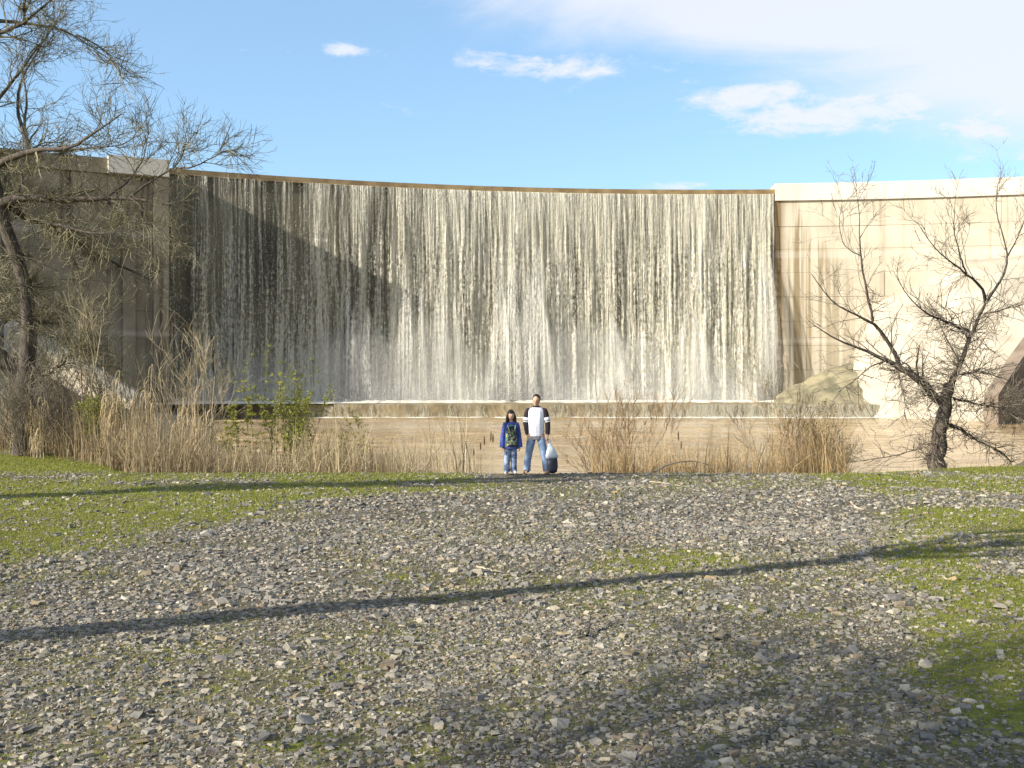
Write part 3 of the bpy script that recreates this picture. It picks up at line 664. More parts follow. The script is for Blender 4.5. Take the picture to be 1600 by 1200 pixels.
def traced_tree(name, label, base, D, trunk, limbs, barkm, twigm, gens, seed, jit=1.2, extra=None, ws=1.0):
    """trunk / limbs: lists of (px, py, width px); D: distance; limbs lean a little towards or away from the camera"""
    r = np.random.default_rng(seed)
    t = empty(name, base, label, 'tree')
    trunk = [(a, b_, w_ * ws) for a, b_, w_ in trunk]; limbs = [[(a, b_, w_ * ws * (1 - .45 * i / (len(L) - 1))) for i, (a, b_, w_) in enumerate(L)] for L in limbs]
    P = np.array([px(a, b_, D) for a, b_, _ in trunk]); P[0] = (*base[:2], base[2] - .15) if trunk[0][2] > 0 else P[0]
    src = [limb_mesh(P, [w_ / F * D / 2 for *_, w_ in trunk], 'trunk', barkm, t, 16, 12, seed)]
    for j, L in enumerate(limbs):
        dz_ = r.normal(0, jit); n = len(L)
        ramp = np.linspace(0, 1, n) ** .8
        P = np.array([px(a, b_, D + dz_ * f) for (a, b_, _), f in zip(L, ramp)])
        src.append(limb_mesh(P, [w_ / F * D / 2 for *_, w_ in L], 'limb', barkm, t, 14, 7, seed + j + 1))
    tw = []
    B = [np.stack([resample(p, q, 14)[0] for p, q in src[1:]]), np.stack([resample(p, q, 14)[1] for p, q in src[1:]])]
    for g_ in gens:
        Pn, Rn, _ = sprout(B[0], B[1], r=r, **g_); tw.append((Pn, Rn)); B = [Pn, Rn]
    for (cx_, cy_, sx, sy, n, ln) in (extra or []):          # tangles of fine shoots round a spot
        S = np.array([px(cx_ + r.normal(0, sx), cy_ + r.normal(0, sy), D + r.normal(0, .5)) for _ in range(n)])
        allp = np.concatenate([p for p, _ in src]); near = allp[np.argmin(((S[:, None] - allp[None]) ** 2).sum(-1), 1)]
        d = S - near + r.normal(0, .35, S.shape); d *= np.minimum(1, 1.1 * ln / np.linalg.norm(d, axis=1, keepdims=True) * r.uniform(.6, 1.4, (n, 1))); k = np.linspace(0, 1, 6)[None, :, None]
        Pn = near[:, None] + d[:, None] * k + np.cumsum(r.normal(0, ln * .10, (n, 6, 3)), 1) * k
        Rn = np.tile(np.linspace(.010, .006, 6), (n, 1)); tw.append((Pn, Rn))
        Pm, Rm, _ = sprout(Pn, Rn, 2, ln * .5, .9, .1, K=4, wob=.3, rmin=.006, r=r); tw.append((Pm, Rm))
    one(tw, 'twigs', twigm, t, 3)
    return t
gp = lambda x, y: float(gz(x, y))
# right hand tree
D = 26.5; bx_ = px(1462, 728, D); base = (bx_[0], D, gp(bx_[0], D))
rt = traced_tree('bare_tree', 'leafless tree with a forked dark trunk standing at the water on the right bank', base, D,
    [(1460, 732, 48), (1464, 705, 34), (1470, 670, 30), (1476, 640, 28), (1478, 615, 25), (1482, 600, 20)],
    [[(1476, 632, 20), (1440, 597, 18), (1405, 572, 15), (1375, 556, 10), (1335, 543, 7), (1300, 527, 5), (1268, 505, 3)],
     [(1405, 572, 11), (1395, 545, 9), (1380, 520, 9), (1364, 502, 8), (1340, 492, 6), (1315, 485, 5), (1290, 460, 4), (1268, 428, 3)],
     [(1364, 502, 6), (1358, 470, 6), (1350, 435, 5), (1345, 405, 5), (1342, 372, 4), (1344, 335, 3), (1338, 300, 2)],
     [(1345, 400, 3), (1318, 385, 2.5), (1310, 350, 2), (1316, 315, 1.5)],
     [(1480, 608, 18), (1497, 585, 14), (1506, 552, 12), (1517, 522, 11), (1530, 495, 10), (1540, 473, 9)],
     [(1540, 473, 8), (1536, 450, 7), (1520, 437, 6), (1500, 418, 5), (1474, 402, 4), (1452, 378, 3), (1435, 350, 2)],
     [(1510, 428, 4), (1500, 400, 3.5), (1490, 360, 3), (1492, 320, 2)],
     [(1540, 473, 7), (1556, 450, 6), (1573, 427, 6), (1576, 395, 5), (1566, 365, 4), (1556, 335, 4), (1554, 310, 3), (1562, 278, 2)],
     [(1575, 400, 3.5), (1595, 360, 3), (1610, 320, 2), (1618, 285, 2)],
     [(1517, 520, 8), (1490, 508, 7), (1462, 497, 5), (1438, 484, 4), (1415, 460, 3), (1400, 430, 2)],
     [(1538, 490, 5), (1560, 487, 4), (1575, 480, 3), (1605, 470, 2)],
     [(1485, 664, 10), (1510, 678, 8), (1535, 692, 7), (1565, 706, 6), (1580, 722, 4)],
     [(1490, 622, 6), (1530, 632, 4.5), (1560, 636, 3.5), (1590, 650, 2)],
     [(1500, 585, 4), (1530, 580, 3.5), (1565, 590, 3), (1600, 605, 2)],
     [(1390, 563, 4), (1360, 572, 3), (1335, 595, 2.5), (1310, 612, 2)],
     [(1402, 575, 3), (1408, 600, 2.5), (1415, 630, 2), (1412, 655, 1.5)],
     [(1470, 690, 4), (1440, 700, 3), (1400, 712, 2.5), (1330, 722, 2)]],
    M['bark'], M['twig_brown'],
    [dict(k=11, length=1.0, spread=.75, up=.25, K=6, tmin=.1, wob=.16, rfac=.42, rmin=.008), dict(k=4, length=.5, spread=.7, up=.15, K=5, wob=.2, rmin=.006), dict(k=2, length=.26, spread=.8, up=.15, K=4, wob=.2, rmin=.005)],
    51, ws=.72, extra=[(1470, 515, 60, 55, 260, .7), (1510, 590, 60, 45, 200, .7), (1430, 610, 45, 40, 150, .7), (1445, 690, 20, 28, 180, .35), (1545, 670, 40, 35, 110, .4)])
# left hand tree
D = 29.5; bx_ = px(38, 700, D); base = (bx_[0], D, gp(bx_[0], D))
lt = traced_tree('bare_tree', 'big leafless tree with long dark limbs and dense olive twigs on the left bank', base, D,
    [(36, 705, 36), (34, 650, 30), (40, 590, 26), (46, 530, 24), (48, 470, 20), (40, 420, 19), (18, 370, 20), (-5, 325, 24), (-30, 250, 28), (-40, 150, 24), (-35, 30, 18), (-25, -80, 12)],
    [[(-5, 322, 18), (30, 306, 15), (90, 315, 12), (150, 309, 10), (190, 308, 8), (230, 314, 5), (272, 322, 3)],
     [(150, 311, 6), (180, 322, 6), (210, 340, 5), (240, 360, 3), (275, 372, 2)],
     [(15, 322, 12), (45, 342, 9), (110, 372, 8), (165, 407, 7), (212, 424, 5), (240, 440, 3)],
     [(50, 342, 6), (95, 352, 5), (130, 363, 5), (180, 366, 3), (215, 360, 2)],
     [(-32, 275, 14), (5, 253, 12), (45, 234, 10), (100, 236, 7), (130, 222, 6), (155, 203, 5), (190, 178, 3)],
     [(45, 234, 8), (34, 205, 7), (26, 165, 6), (32, 120, 4), (60, 80, 3), (78, 45, 2)],
     [(44, 232, 6), (36, 195, 5), (45, 150, 4), (30, 100, 3), (70, 60, 3)],
     [(100, 236, 4), (150, 230, 3), (190, 228, 2.5), (215, 212, 2)],
     [(-38, 70, 12), (0, 52, 8), (40, 34, 6), (60, 18, 5), (85, -5, 4)],
     [(-36, 30, 9), (0, 32, 7), (38, 37, 6), (90, 40, 5), (120, 58, 4), (160, 85, 3), (195, 108, 2)],
     [(38, 38, 5), (37, 10, 5), (42, -20, 4)],
     [(120, 55, 3), (150, 68, 3), (172, 88, 2), (190, 120, 1.5)],
     [(-30, 190, 8), (10, 140, 6), (40, 100, 5), (70, 62, 4), (95, 20, 3)],
     [(32, 325, 5), (30, 290, 5), (38, 270, 4), (10, 250, 3)],
     [(46, 500, 7), (80, 505, 6), (125, 502, 4), (165, 490, 2)],
     [(46, 520, 6), (20, 480, 5), (0, 450, 4), (-30, 420, 3)],
     [(40, 560, 7), (70, 590, 5), (95, 570, 4), (125, 545, 2)],
     [(200, 310, 4), (240, 280, 3.5), (275, 262, 3), (288, 238, 3), (292, 215, 2)],
     [(275, 262, 3), (300, 262, 3), (325, 250, 2.5), (352, 236, 1.5)],
     [(165, 310, 4), (200, 285, 3), (225, 250, 3), (232, 205, 2)]],
    M['bark'], M['twig_olive'],
    [dict(k=14, length=1.25, spread=.8, up=.1, K=7, tmin=.05, wob=.2, rfac=.4, rmin=.012, curl=.03), dict(k=6, length=.9, spread=.8, up=.1, K=5, wob=.26, rmin=.0085), dict(k=3, length=.42, spread=.9, up=.2, K=3, wob=.25, rmin=.006)],
    61, jit=1.8, extra=[(90, 400, 70, 90, 700, .7), (60, 280, 50, 40, 350, .6), (70, 480, 60, 50, 160, .6)])

def shrub(name, label, base, h, n, spread, mat, seed, gens=2, up=.35, r0=.012, leaf=None, kids=6, group=None, cat='shrub', lean=(0, 0), stem_mat=None, wob=.10):
    r = np.random.default_rng(seed); base = np.array([base[0], base[1], gp(base[0], base[1])])
    t = empty(name, base, label, cat, group)
    a = r.random(n) * 2 * np.pi; sp_ = spread * np.sqrt(r.random(n)); D_ = np.c_[np.cos(a) * sp_ + lean[0], np.sin(a) * sp_ + lean[1], np.ones(n)]
    D_ /= np.linalg.norm(D_, axis=1, keepdims=True); K = 8
    L = h * r.uniform(.65, 1.05, n); pts = [base + np.c_[np.cos(a) * .06 * n**.4, np.sin(a) * .06 * n**.4, -.05 + 0 * a] * r.random((n, 1))]; cur = D_
    pts[0][:, 2] = base[2] - .05
    for k in range(K - 1):
        cur = cur + r.normal(0, wob, (n, 3)) + np.array([0, 0, .02]); cur /= np.linalg.norm(cur, axis=1, keepdims=True); pts.append(pts[-1] + cur * (L / (K - 1))[:, None])
    P = np.stack(pts, 1); Rd = r0 * r.uniform(.6, 1.2, (n, 1)) * np.linspace(1, .3, K)[None]
    one([(P, Rd)], 'stems', stem_mat or mat, t, 5)
    tw = []; B = (P, Rd); ln = h * .32
    for g_ in range(gens):
        Pn, Rn, _ = sprout(B[0], B[1], kids if g_ == 0 else 3, ln, .6, up, K=5, tmin=.25, wob=.15, rmin=.007, r=r); tw.append((Pn, Rn)); B = (Pn, Rn); ln *= .5
    one(tw, 'twigs', mat, t, 3)
    if leaf:
        n_, size, c1, c2 = leaf; al = tw[-1][0]; idx = r.integers(len(al), size=n_); kk = r.integers(1, al.shape[1], size=n_)
        S = al[idx, kk] + r.normal(0, .01, (n_, 3)); d = r.normal(size=(n_, 3)); d[:, 2] = np.abs(d[:, 2]) * .6; d /= np.linalg.norm(d, axis=1, keepdims=True)
        sd = np.cross(d, r.normal(size=(n_, 3))); sd /= np.linalg.norm(sd, axis=1, keepdims=True); sz = size * r.uniform(.6, 1.3, (n_, 1))
        V = np.stack([S, S + d * sz * .5 + sd * sz * .17, S + d * sz, S + d * sz * .5 - sd * sz * .17], 1).reshape(-1, 3)
        c = np.array(c1)[None] * (1 - (f := r.random((n_, 1)))) + np.array(c2)[None] * f
        mesh_np('leaves', V, np.arange(n_ * 4).reshape(-1, 4), M['blade'], t, attrs={'tint': np.repeat(c, 4, 0)})
    return t
def at(x, d): return ((x - 800) / F * d, d)
YG, YG2 = (.17, .19, .03), (.30, .30, .06)
# pale saplings and brush on the left
shrub('sapling', 'tall pale sapling with one bare forked stem beside the concrete ramp', at(137, 29), 5.0, 2, .10, M['twig_pale'], 1, r0=.04, kids=12, cat='sapling', lean=(-.04, 0), stem_mat=M['bark_pale'])
shrub('sapling', 'slim pale bare sapling leaning out over the green bush', at(154, 30), 4.7, 3, .22, M['twig_pale'], 2, r0=.028, kids=12, cat='sapling', lean=(.08, 0), stem_mat=M['bark_pale'])
shrub('sapling', 'bare sapling with upright shoots before the dark pier', at(278, 28.5), 4.6, 5, .15, M['twig_pale'], 3, r0=.018, kids=9, cat='sapling', stem_mat=M['bark_pale'])
shrub('sapling', 'bushy straw coloured sapling at the dark edge of the falls', at(312, 28), 3.7, 9, .2, M['twig_pale'], 4, r0=.014, kids=8, cat='sapling', stem_mat=M['bark_pale'])
shrub('brush', 'brown tangle of bare brush around the foot of the big left tree', at(40, 29.0), 2.6, 46, .8, M['twig_brown'], 5, kids=9, r0=.012)
shrub('brush', 'grey brown bare brush below the concrete ramp', at(105, 29.6), 2.0, 34, .6, M['twig_brown'], 6, kids=7, r0=.012)
shrub('brush', 'olive grey bare thicket rising behind the pale saplings', at(200, 31.0), 3.6, 22, .42, M['twig_olive'], 7, kids=8, r0=.014)
shrub('brush', 'wide olive thicket of fine twigs against the shaded dam wall', at(70, 32.0), 5.6, 20, .50, M['twig_olive'], 8, kids=9, r0=.016)
shrub('green_bush', 'small yellow green bush at the foot of the pale sapling', at(150, 28.3), 1.5, 26, .28, M['twig_olive'], 9, kids=7, leaf=(3800, .07, YG, YG2), r0=.008, cat='bush')
for i, (x, d, h_, n_, lb) in enumerate([(378, 27.0, 2.3, 3, 'short leafy shoot standing apart by the water left of the taller shoots'), (412, 27.2, 3.2, 5, 'slender leafy shoot with yellow green leaves at its tip'), (446, 27.3, 3.3, 9, 'tallest cluster of leafy green shoots above the reeds'), (478, 27.0, 2.8, 9, 'bright green leafy shrub at the end of the leafy row'), (565, 27.2, 2.1, 5, 'sparse low leafy stems among the reeds before the apron')]):
    shrub('leafy_shrub', lb, at(x, d), h_, n_, .16, M['twig_olive'], 20 + i, gens=1, kids=9, up=.7, leaf=((900 if i != 4 else 200) + 170 * n_, .085, YG, YG2), r0=.010)
# shrubs of the right bank
shrub('bare_shrub', 'reddish bare shrub with fine branching stems by the open water', at(985, 26.8), 2.9, 15, .42, M['twig_red'], 31, kids=8, r0=.011)
shrub('bare_shrub', 'low bare shrub leaning over the water near the man', at(950, 26.4), 2.0, 12, .55, M['twig_red'], 32, kids=7, r0=.009, lean=(-.2, 0))
shrub('sapling', 'pale crooked bare sapling leaning towards the falls', at(1262, 27.0), 4.3, 2, .10, M['twig_pale'], 33, kids=9, r0=.028, cat='sapling', lean=(-.28, 0), stem_mat=M['bark_pale'], wob=.07)
shrub('sapling', 'thin grey upright sapling rising from the rusty grass', at(1230, 26.6), 3.0, 2, .08, M['twig_brown'], 34, kids=8, r0=.017, cat='sapling')
shrub('sapling', 'slender bare sapling bent left across the white water', at(1222, 27.2), 3.4, 2, .06, M['twig_brown'], 35, kids=7, r0=.016, cat='sapling', lean=(-.38, 0), wob=.05)
shrub('thicket', 'rusty thicket of upright stems with a few dull green leaves', at(1268, 26.6), 2.2, 34, .34, M['twig_red'], 36, kids=5, r0=.012, leaf=(420, .08, (.10, .11, .02), (.2, .19, .05)))
shrub('thicket', 'thin brown bare thicket standing beside the rusty thicket', at(1300, 26.9), 1.7, 20, .5, M['twig_brown'], 37, kids=6, r0=.010)

# ------------------------------------------------------------------ dry reeds
def reeds(name, label, x0, x1, n, h0, h1, c1, c2, seed, dmin=.3, dmax=5.0, W=.020):
    r = np.random.default_rng(seed); y = None
    xx = r.uniform(x0, x1, n); d = 23.6 + 5.0 * r.random(n); X = (xx - 800) / F * d
    y = np.maximum(d, yc(X) + dmin + (dmax - dmin) * r.random(n) ** 1.3); X = (xx - 800) / F * y
    dens = fbm(X * .9 + seed, y * .5, 3); k = r.random(n) < .12 + 1.3 * sst(dens, .38, .6); X, y, dens, xx = X[k], y[k], dens[k], xx[k]; n = len(X)
    H = (h0 + (h1 - h0) * fbm(X * .7 + 3 * seed, y * .2, 3)) * r.uniform(.35, 1.2, n)
    f = r.random((n, 1)); t_ = (np.array(c1)[None] * (1 - f) + np.array(c2)[None] * f) * r.uniform(.7, 1.15, (n, 1))
    v, q, c = blades(np.c_[X, y, gz(X, y) - .03], H, W * r.uniform(.5, 1.4, n), np.where(r.random(n) < .2, r.uniform(.8, 2.0, n), np.abs(r.normal(.12, .35, n))), t_, r, 4)
    return tag(mesh_np(name, v, q, M['blade'], attrs={'tint': c}), label, 'reeds', kind='stuff')
ST1, ST2 = (.24, .18, .105), (.58, .48, .30)
reeds('dry_reeds', 'dense bed of straw coloured dead reeds along the left shore', 195, 745, 9500, 1.0, 2.3, ST1, ST2, 3)
reeds('dry_reeds', 'tall tangled dead reeds under the big left tree', -60, 330, 4200, 1.2, 2.6, (.15, .105, .06), (.42, .33, .20), 4)
reeds('dry_reeds', 'low rusty golden dead grass on the right shore', 925, 1325, 6800, 1.0, 2.1, (.27, .175, .08), (.54, .41, .22), 5, W=.017)
reeds('dry_reeds', 'thin scattered dead stalks around the foot of the right tree', 1325, 1640, 420, .5, 1.3, (.17, .12, .06), (.40, .32, .18), 6, W=.012)
# bunches of tall bent dead reed leaves
def bunch(x, d, h, seed, label):
    r = np.random.default_rng(seed); X = (x - 800) / F * d; b_ = np.array([X, d, gp(X, d)])
    t = empty('reed_clump', b_, label, 'reed clump')
    n = 9; P = np.repeat(b_[None], n, 0) + np.c_[r.normal(0, .10, n), r.normal(0, .10, n), np.zeros(n) - .05]
    H = h * r.uniform(.7, 1.05, n); k = np.linspace(0, 1, 6)[None, :, None]; tip = np.c_[r.normal(0, .16, n), r.normal(0, .12, n), H]
    S = P[:, None] + tip[:, None] * k; one([(S, np.tile(np.linspace(.013, .006, 6), (n, 1)))], 'stalks', M['bark_pale'], t, 4)
    m_ = 210; idx = r.integers(n, size=m_); f = r.uniform(.25, 1, m_); st = P[idx] + tip[idx] * f[:, None]
    a = r.random(m_) * 6.283; K = 5; ln = r.uniform(.35, .8, m_) * min(h * .4, 1); vs_ = []
    for j in range(K + 1):
        u = j / K; c = st + np.c_[np.cos(a), np.sin(a), 0 * a] * (ln * .38 * np.sin(u * 1.7))[:, None] + np.array([0, 0, 1.]) * (ln * (.45 * u - 1.35 * u * u))[:, None]
        wv_ = .032 * (1 - u * .85); sd = np.c_[-np.sin(a), np.cos(a), 0 * a] * wv_ * .5; vs_ += [c - sd, c + sd]
    V = np.stack(vs_, 1).reshape(-1, 3); i = np.arange(m_)[:, None] * (2 * K + 2)
    Q = np.concatenate([i + np.array([[2 * j, 2 * j + 1, 2 * j + 3, 2 * j + 2]]) for j in range(K)])
    tt = np.array([.50, .40, .24])[None] * r.uniform(.6, 1.1, (m_, 1))
    mesh_np('leaves', V, Q, M['blade'], t, attrs={'tint': np.repeat(tt, 2 * K + 2, 0)})
for i, (x, d, h, lb) in enumerate([(228, 27.5, 3.3, 'tall drooping bunch of dead reeds before the dark pier'), (175, 27.2, 2.4, 'lower pale bunch of dead reeds beside the yellow green bush'), (285, 27.4, 2.8, 'thick pale bunch of dead reeds below the upright bare sapling'), (318, 27.0, 3.2, 'ragged pale bunch of dead reeds at the left end of the apron'), (205, 26.0, 1.5, 'short bunch of bent pale reeds at the grass edge'), (60, 28.2, 1.6, 'pale dead reed bunch beside the big left trunk')]):
    bunch(x, d, h, 70 + i, lb)
# cattails beside the girl
r = np.random.default_rng(4)
M['cattail'] = pmat('cattail', (.07, .045, .025), (.12, .08, .04), 20, .95)
for i, (x, yt) in enumerate([(752, 690), (757, 680), (764, 672), (769, 676), (743, 700), (728, 688), (1061, 672), (1064, 688)]):
    d = 24.6 + .3 * (i % 3); X = (x - 800) / F * d; z0 = gp(X, d); zt = px(x, yt, d)[2]
    t = empty('cattail', (X, d, z0), 'dark headed cattail stalk in the gap of the reeds beside the girl' if i < 6 else 'dark headed cattail stalk by the reddish bare shrub', 'cattail', 'cattails beside the girl' if i < 6 else 'cattails by the reddish shrub')
    lx = r.normal(0, .03)
    S = np.array([[(X, d, z0 - .03), (X + lx * .5, d, (z0 + zt) / 2), (X + lx, d, zt)]]); one([(S, np.array([[.008, .007, .005]]))], 'stalk', M['twig_pale'], t, 5)
    a = S[0, 2] * .62 + S[0, 1] * .38; b_ = S[0, 2] * .97 + S[0, 1] * .03
    pp = a[None] + (b_ - a)[None] * np.linspace(0, 1, 6)[:, None]; one([(pp[None], np.array([[.006, .017, .019, .019, .016, .005]]))], 'seed_head', M['cattail'], t, 8)
# fallen branches
def stick(name, pts, w_, mat, label):
    P = np.array([np.array(q) for q in pts]); b_ = P[0]; t = empty(name, b_, label, 'branch')
    Q, rr = limb_mesh(P, np.linspace(w_, w_ * .4, len(P)), 'stem', mat, t, 10, 6, int(abs(P[0, 0] * 100)))
    Pn, Rn, _ = sprout(Q[None], rr[None], 5, .22, .6, .1, K=4, wob=.2, rmin=.003, r=r); one([(Pn, Rn)], 'twigs', mat, t, 3)
def gpx(x, y, up=.02): p = pix_ground(x, y); return p + np.array([0, 0, up])
d = 24.4; stick('fallen_branch', [px(1022, 737, 23.3), px(1040, 728, 23.6), px(1058, 721, 24), px(1090, 719, d), px(1110, 728, d)], .022, M['bark_pale'], 'pale arched dead branch lying at the edge of the rusty grass')
stick('fallen_branch', [gpx(1015, 754), gpx(1045, 757), gpx(1068, 762)], .012, M['bark_pale'], 'thin straight dead branch on the crest of the bank')
stick('fallen_branch', [gpx(1330, 786), gpx(1338, 796), gpx(1350, 798)], .02, M['bark_pale'], 'short bleached dead branch on the pale gravel')
stick('fallen_branch', [gpx(1405, 825), gpx(1422, 815), gpx(1438, 811)], .014, M['bark_pale'], 'thin curved dead branch near the shaded grass')
stick('fallen_branch', [gpx(917, 998), gpx(920, 990, .05), gpx(923, 982, .09)], .010, M['bark'], 'small dark stick poking out of the gravel')
stick('fallen_branch', [gpx(745, 888), gpx(765, 894), gpx(785, 897)], .010, M['bark_pale'], 'pale straight dead branch above the long branch shadow')

# ------------------------------------------------------------------ trees outside the frame whose shadows cross the bank
def shade_tree(base, h, r0, lean, seed, label, n_l=9, tmin=.45, ln=3.0, kids=(7, 5, 3), rm=.006):
    r = np.random.default_rng(seed); b_ = np.array([base[0], base[1], gp(*base)])
    t = empty('bare_tree', b_, label, 'tree')
    k = np.linspace(0, 1, 8)[:, None]; P = b_ + np.array([lean[0], lean[1], h]) * k + np.c_[np.sin(k * 5 + seed) * .10, np.cos(k * 4 + seed) * .10, 0 * k] - np.array([0, 0, .1])
    Q, rr = limb_mesh(P, np.linspace(r0, r0 * .35, 8), 'trunk', M['bark'], t, 16, 10, seed)
    L1 = sprout(Q[None], rr[None], n_l, ln, .75, .35, K=8, tmin=tmin, wob=.12, rfac=.6, rmin=.02, r=r)
    for i in range(n_l): limb_mesh(L1[0][i], L1[1][i], 'limb', M['bark'], t, 10, 6, seed + i)
    tw = []; B = L1; l_ = ln * .5
    for c in kids[:2]:
        B = sprout(B[0], B[1], c, l_, .75, .25, K=5, wob=.18, rmin=rm, r=r); tw.append(B[:2]); l_ *= .5; rm *= .7
    one(tw, 'twigs', M['twig_brown'], t, 3)
def back(p, dist): return (p[0] - SD[0] * dist, p[1] - SD[1] * dist)
shade_tree(back((-.8, 8.35), 9.0), 8.0, .28, (.2, .1), 3, 'tall bare tree whose trunk shadow crosses the middle of the gravel', 8, .72, 3.0)
shade_tree(back(pix_ground(330, 764), 9.5), 11, .46, (.1, .2), 5, 'tall bare tree whose shadow runs along the crest of the bank', 13, .25, 2.8, (7, 5), .012)
shade_tree(back((2.1, 3.7), 15.0), 8.5, .2, (.2, 1.2), 8, 'spreading bare tree behind the camera shading the nearest gravel', 22, .4, 3.4, (13, 7), .024)
shade_tree(back((7.5, 6.4), 19.5), 10.0, .2, (.3, 1.2), 11, 'spreading bare tree shading the right edge of the gravel', 15, .45, 3.4, (11, 7), .016)

# ------------------------------------------------------------------ people
def cl(name, c, rough=.85, c2=None, scale=30):
    M[name] = pmat(name, c, c2 or tuple(k * .8 for k in c), scale, rough, .25, bdist=.004)
cl('skin', (.50, .30, .20), .55); cl('skin_girl', (.52, .31, .22), .55); cl('hair', (.012, .009, .008), .45); cl('white_cloth', (.74, .75, .82)); cl('black_cloth', (.022, .016, .022))
cl('grey_cloth', (.20, .20, .22)); cl('denim', (.13, .19, .32), .9, (.24, .32, .46), 7); cl('denim_girl', (.035, .055, .14), .9, (.25, .32, .46), 11); cl('blue_cloth', (.035, .05, .19), .8, (.05, .08, .30), 9)
cl('shoe_white', (.75, .76, .75), .6); cl('shoe_brown', (.17, .14, .12), .7); cl('eye', (.01, .008, .007), .3); cl('mouth', (.32, .11, .10), .5)
m, t, b, out = base_mat('print'); co = t.new('ShaderNodeTexCoord').outputs['Object']
v1 = t.new('ShaderNodeTexVoronoi'); t.put(v1.inputs['Scale'], 34.0); t.l.new(co, v1.inputs['Vector'])
hs = t.sep(v1.outputs['Color'])[0]; n = t.noise(co, 9.0, 3)
c = t.mix(t.ss(hs, .55, .6), (.012, .016, .022), (.05, .16, .12)); c = t.mix(t.ss(hs, .76, .78), c, (.30, .27, .06)); c = t.mix(t.ss(hs, .88, .9), c, (.35, .33, .27))
c = t.mix(t.ss(n, .55, .6), c, (.015, .02, .03)); t.put(b.inputs['Base Color'], c); t.put(b.inputs['Roughness'], .8); M['print'] = m

def limb(pts, rad, flat=1.0, sides=12):
    pts = np.array(pts, float); rad = np.array(rad, float); fl = np.broadcast_to(np.array(flat, float), rad.shape)
    T = np.gradient(pts, axis=0); T /= np.linalg.norm(T, axis=1, keepdims=True) + 1e-9
    ref = np.array([0, 1., 0]) if np.abs(T[:, 1]).max() < .9 else np.array([1., 0, 0])
    A = np.cross(T, ref); A /= np.linalg.norm(A, axis=1, keepdims=True) + 1e-9; B = np.cross(A, T)
    an = np.arange(sides) * 2 * np.pi / sides
    V = (pts[:, None] + rad[:, None, None] * (A[:, None] * np.cos(an)[None, :, None] + B[:, None] * np.sin(an)[None, :, None] * fl[:, None, None])).reshape(-1, 3)
    K = len(pts); V = np.r_[V, pts[:1], pts[-1:]]; f = []
    for k in range(K - 1):
        for s in range(sides): f.append((k * sides + s, k * sides + (s + 1) % sides, (k + 1) * sides + (s + 1) % sides, (k + 1) * sides + s))
    for s in range(sides): f += [(K * sides, (s + 1) % sides, s), (K * sides + 1, (K - 1) * sides + s, (K - 1) * sides + (s + 1) % sides)]
    return V, f
def ball(c, rx, ry, rz, n=12):
    k = np.linspace(-1, 1, n) * .995; V, f = limb(np.c_[0 * k, 0 * k, k], np.sqrt(1 - k * k), 1.0, 14); return V * np.array([rx, ry, rz]) + np.array(c), f
def fuse(name, parts, mat, parent, vox, smooth=3):
    mb = MB()
    for V, f in parts: mb.add(V, f)
    o = mb.build(name, None); md = o.modifiers.new('r', 'REMESH'); md.mode = 'VOXEL'; md.voxel_size = vox
    sm = o.modifiers.new('s', 'SMOOTH'); sm.iterations = smooth; sm.factor = .5
    dg = bpy.context.evaluated_depsgraph_get(); me = bpy.data.meshes.new_from_object(o.evaluated_get(dg)); old = o.data
    o.modifiers.clear(); o.data = me; bpy.data.meshes.remove(old); me.name = name; me.materials.clear(); me.materials.append(mat)
    me.polygons.foreach_set('use_smooth', np.ones(len(me.polygons), bool))
    if parent is not None: o.parent = parent
    return o
def hand(w_, side, s=1.0, curl=.5):
    """a hanging hand: wrist w_, palm down, four bent fingers and a thumb in front"""
    w_ = np.array(w_, float); out = [limb([w_ + (0, 0, .02), w_ - (0, 0, .03) * np.array(s), w_ - (0, 0, .085) * np.array(s)], np.array([.024, .036, .036]) * s, .5)]
    for j, (dy, ln) in enumerate(((-.030, .072), (-.010, .082), (.010, .076), (.029, .06))):
        a = w_ + np.array([0, dy, -.08]) * s
        out.append(limb([a, a + np.array([-side * .006, 0, -ln * .5]) * s, a + np.array([-side * .03 * curl * 2, 0, -ln * .85]) * s, a + np.array([-side * .05 * curl * 2, 0, -ln * .95]) * s], np.array([.0095, .009, .0085, .007]) * s, 1, 8))
    a = w_ + np.array([0, -.03, -.03]) * s
    out.append(limb([a, a + np.array([-side * .012, -.02, -.03]) * s, a + np.array([-side * .018, -.022, -.058]) * s], np.array([.012, .011, .008]) * s, 1, 8))
    # turn the palm ellipse edge-on to the thigh
    V = out[0][0] - w_; V = np.c_[V[:, 1], V[:, 0], V[:, 2]] + w_; out[0] = (V, [q[::-1] for q in out[0][1]])
    return out
def head(c, h, skin_parts=True):
    rz = h / 2; c = np.array(c, float)
    P = [ball(c, h * .33, h * .40, rz), ball(c + (0, -h * .08, -h * .20), h * .25, h * .27, h * .30), ball(c + (0, -h * .39, -h * .06), h * .06, h * .09, h * .10)]
    for s in (-1, 1): P.append(ball(c + np.array([s * h * .335, h * .03, -h * .03]), h * .04, h * .08, h * .13))
    P.append(ball(c + np.array([0, -h * .33, h * .07]), h * .20, h * .06, h * .05))
    return P
def face(c, h, body):
    c = np.array(c, float)
    for s in (-1, 1):
        o = MB(); o.add(*ball(c + (s * h * .125, -h * .365, 0), h * .05, h * .025, h * .025)); o.build('eye', M['eye'], None, True).parent = body
    o = MB(); o.add(*ball(c + (0, -h * .335, -h * .25), h * .10, h * .03, h * .022)); o.build('mouth', M['mouth'], None, True).parent = body
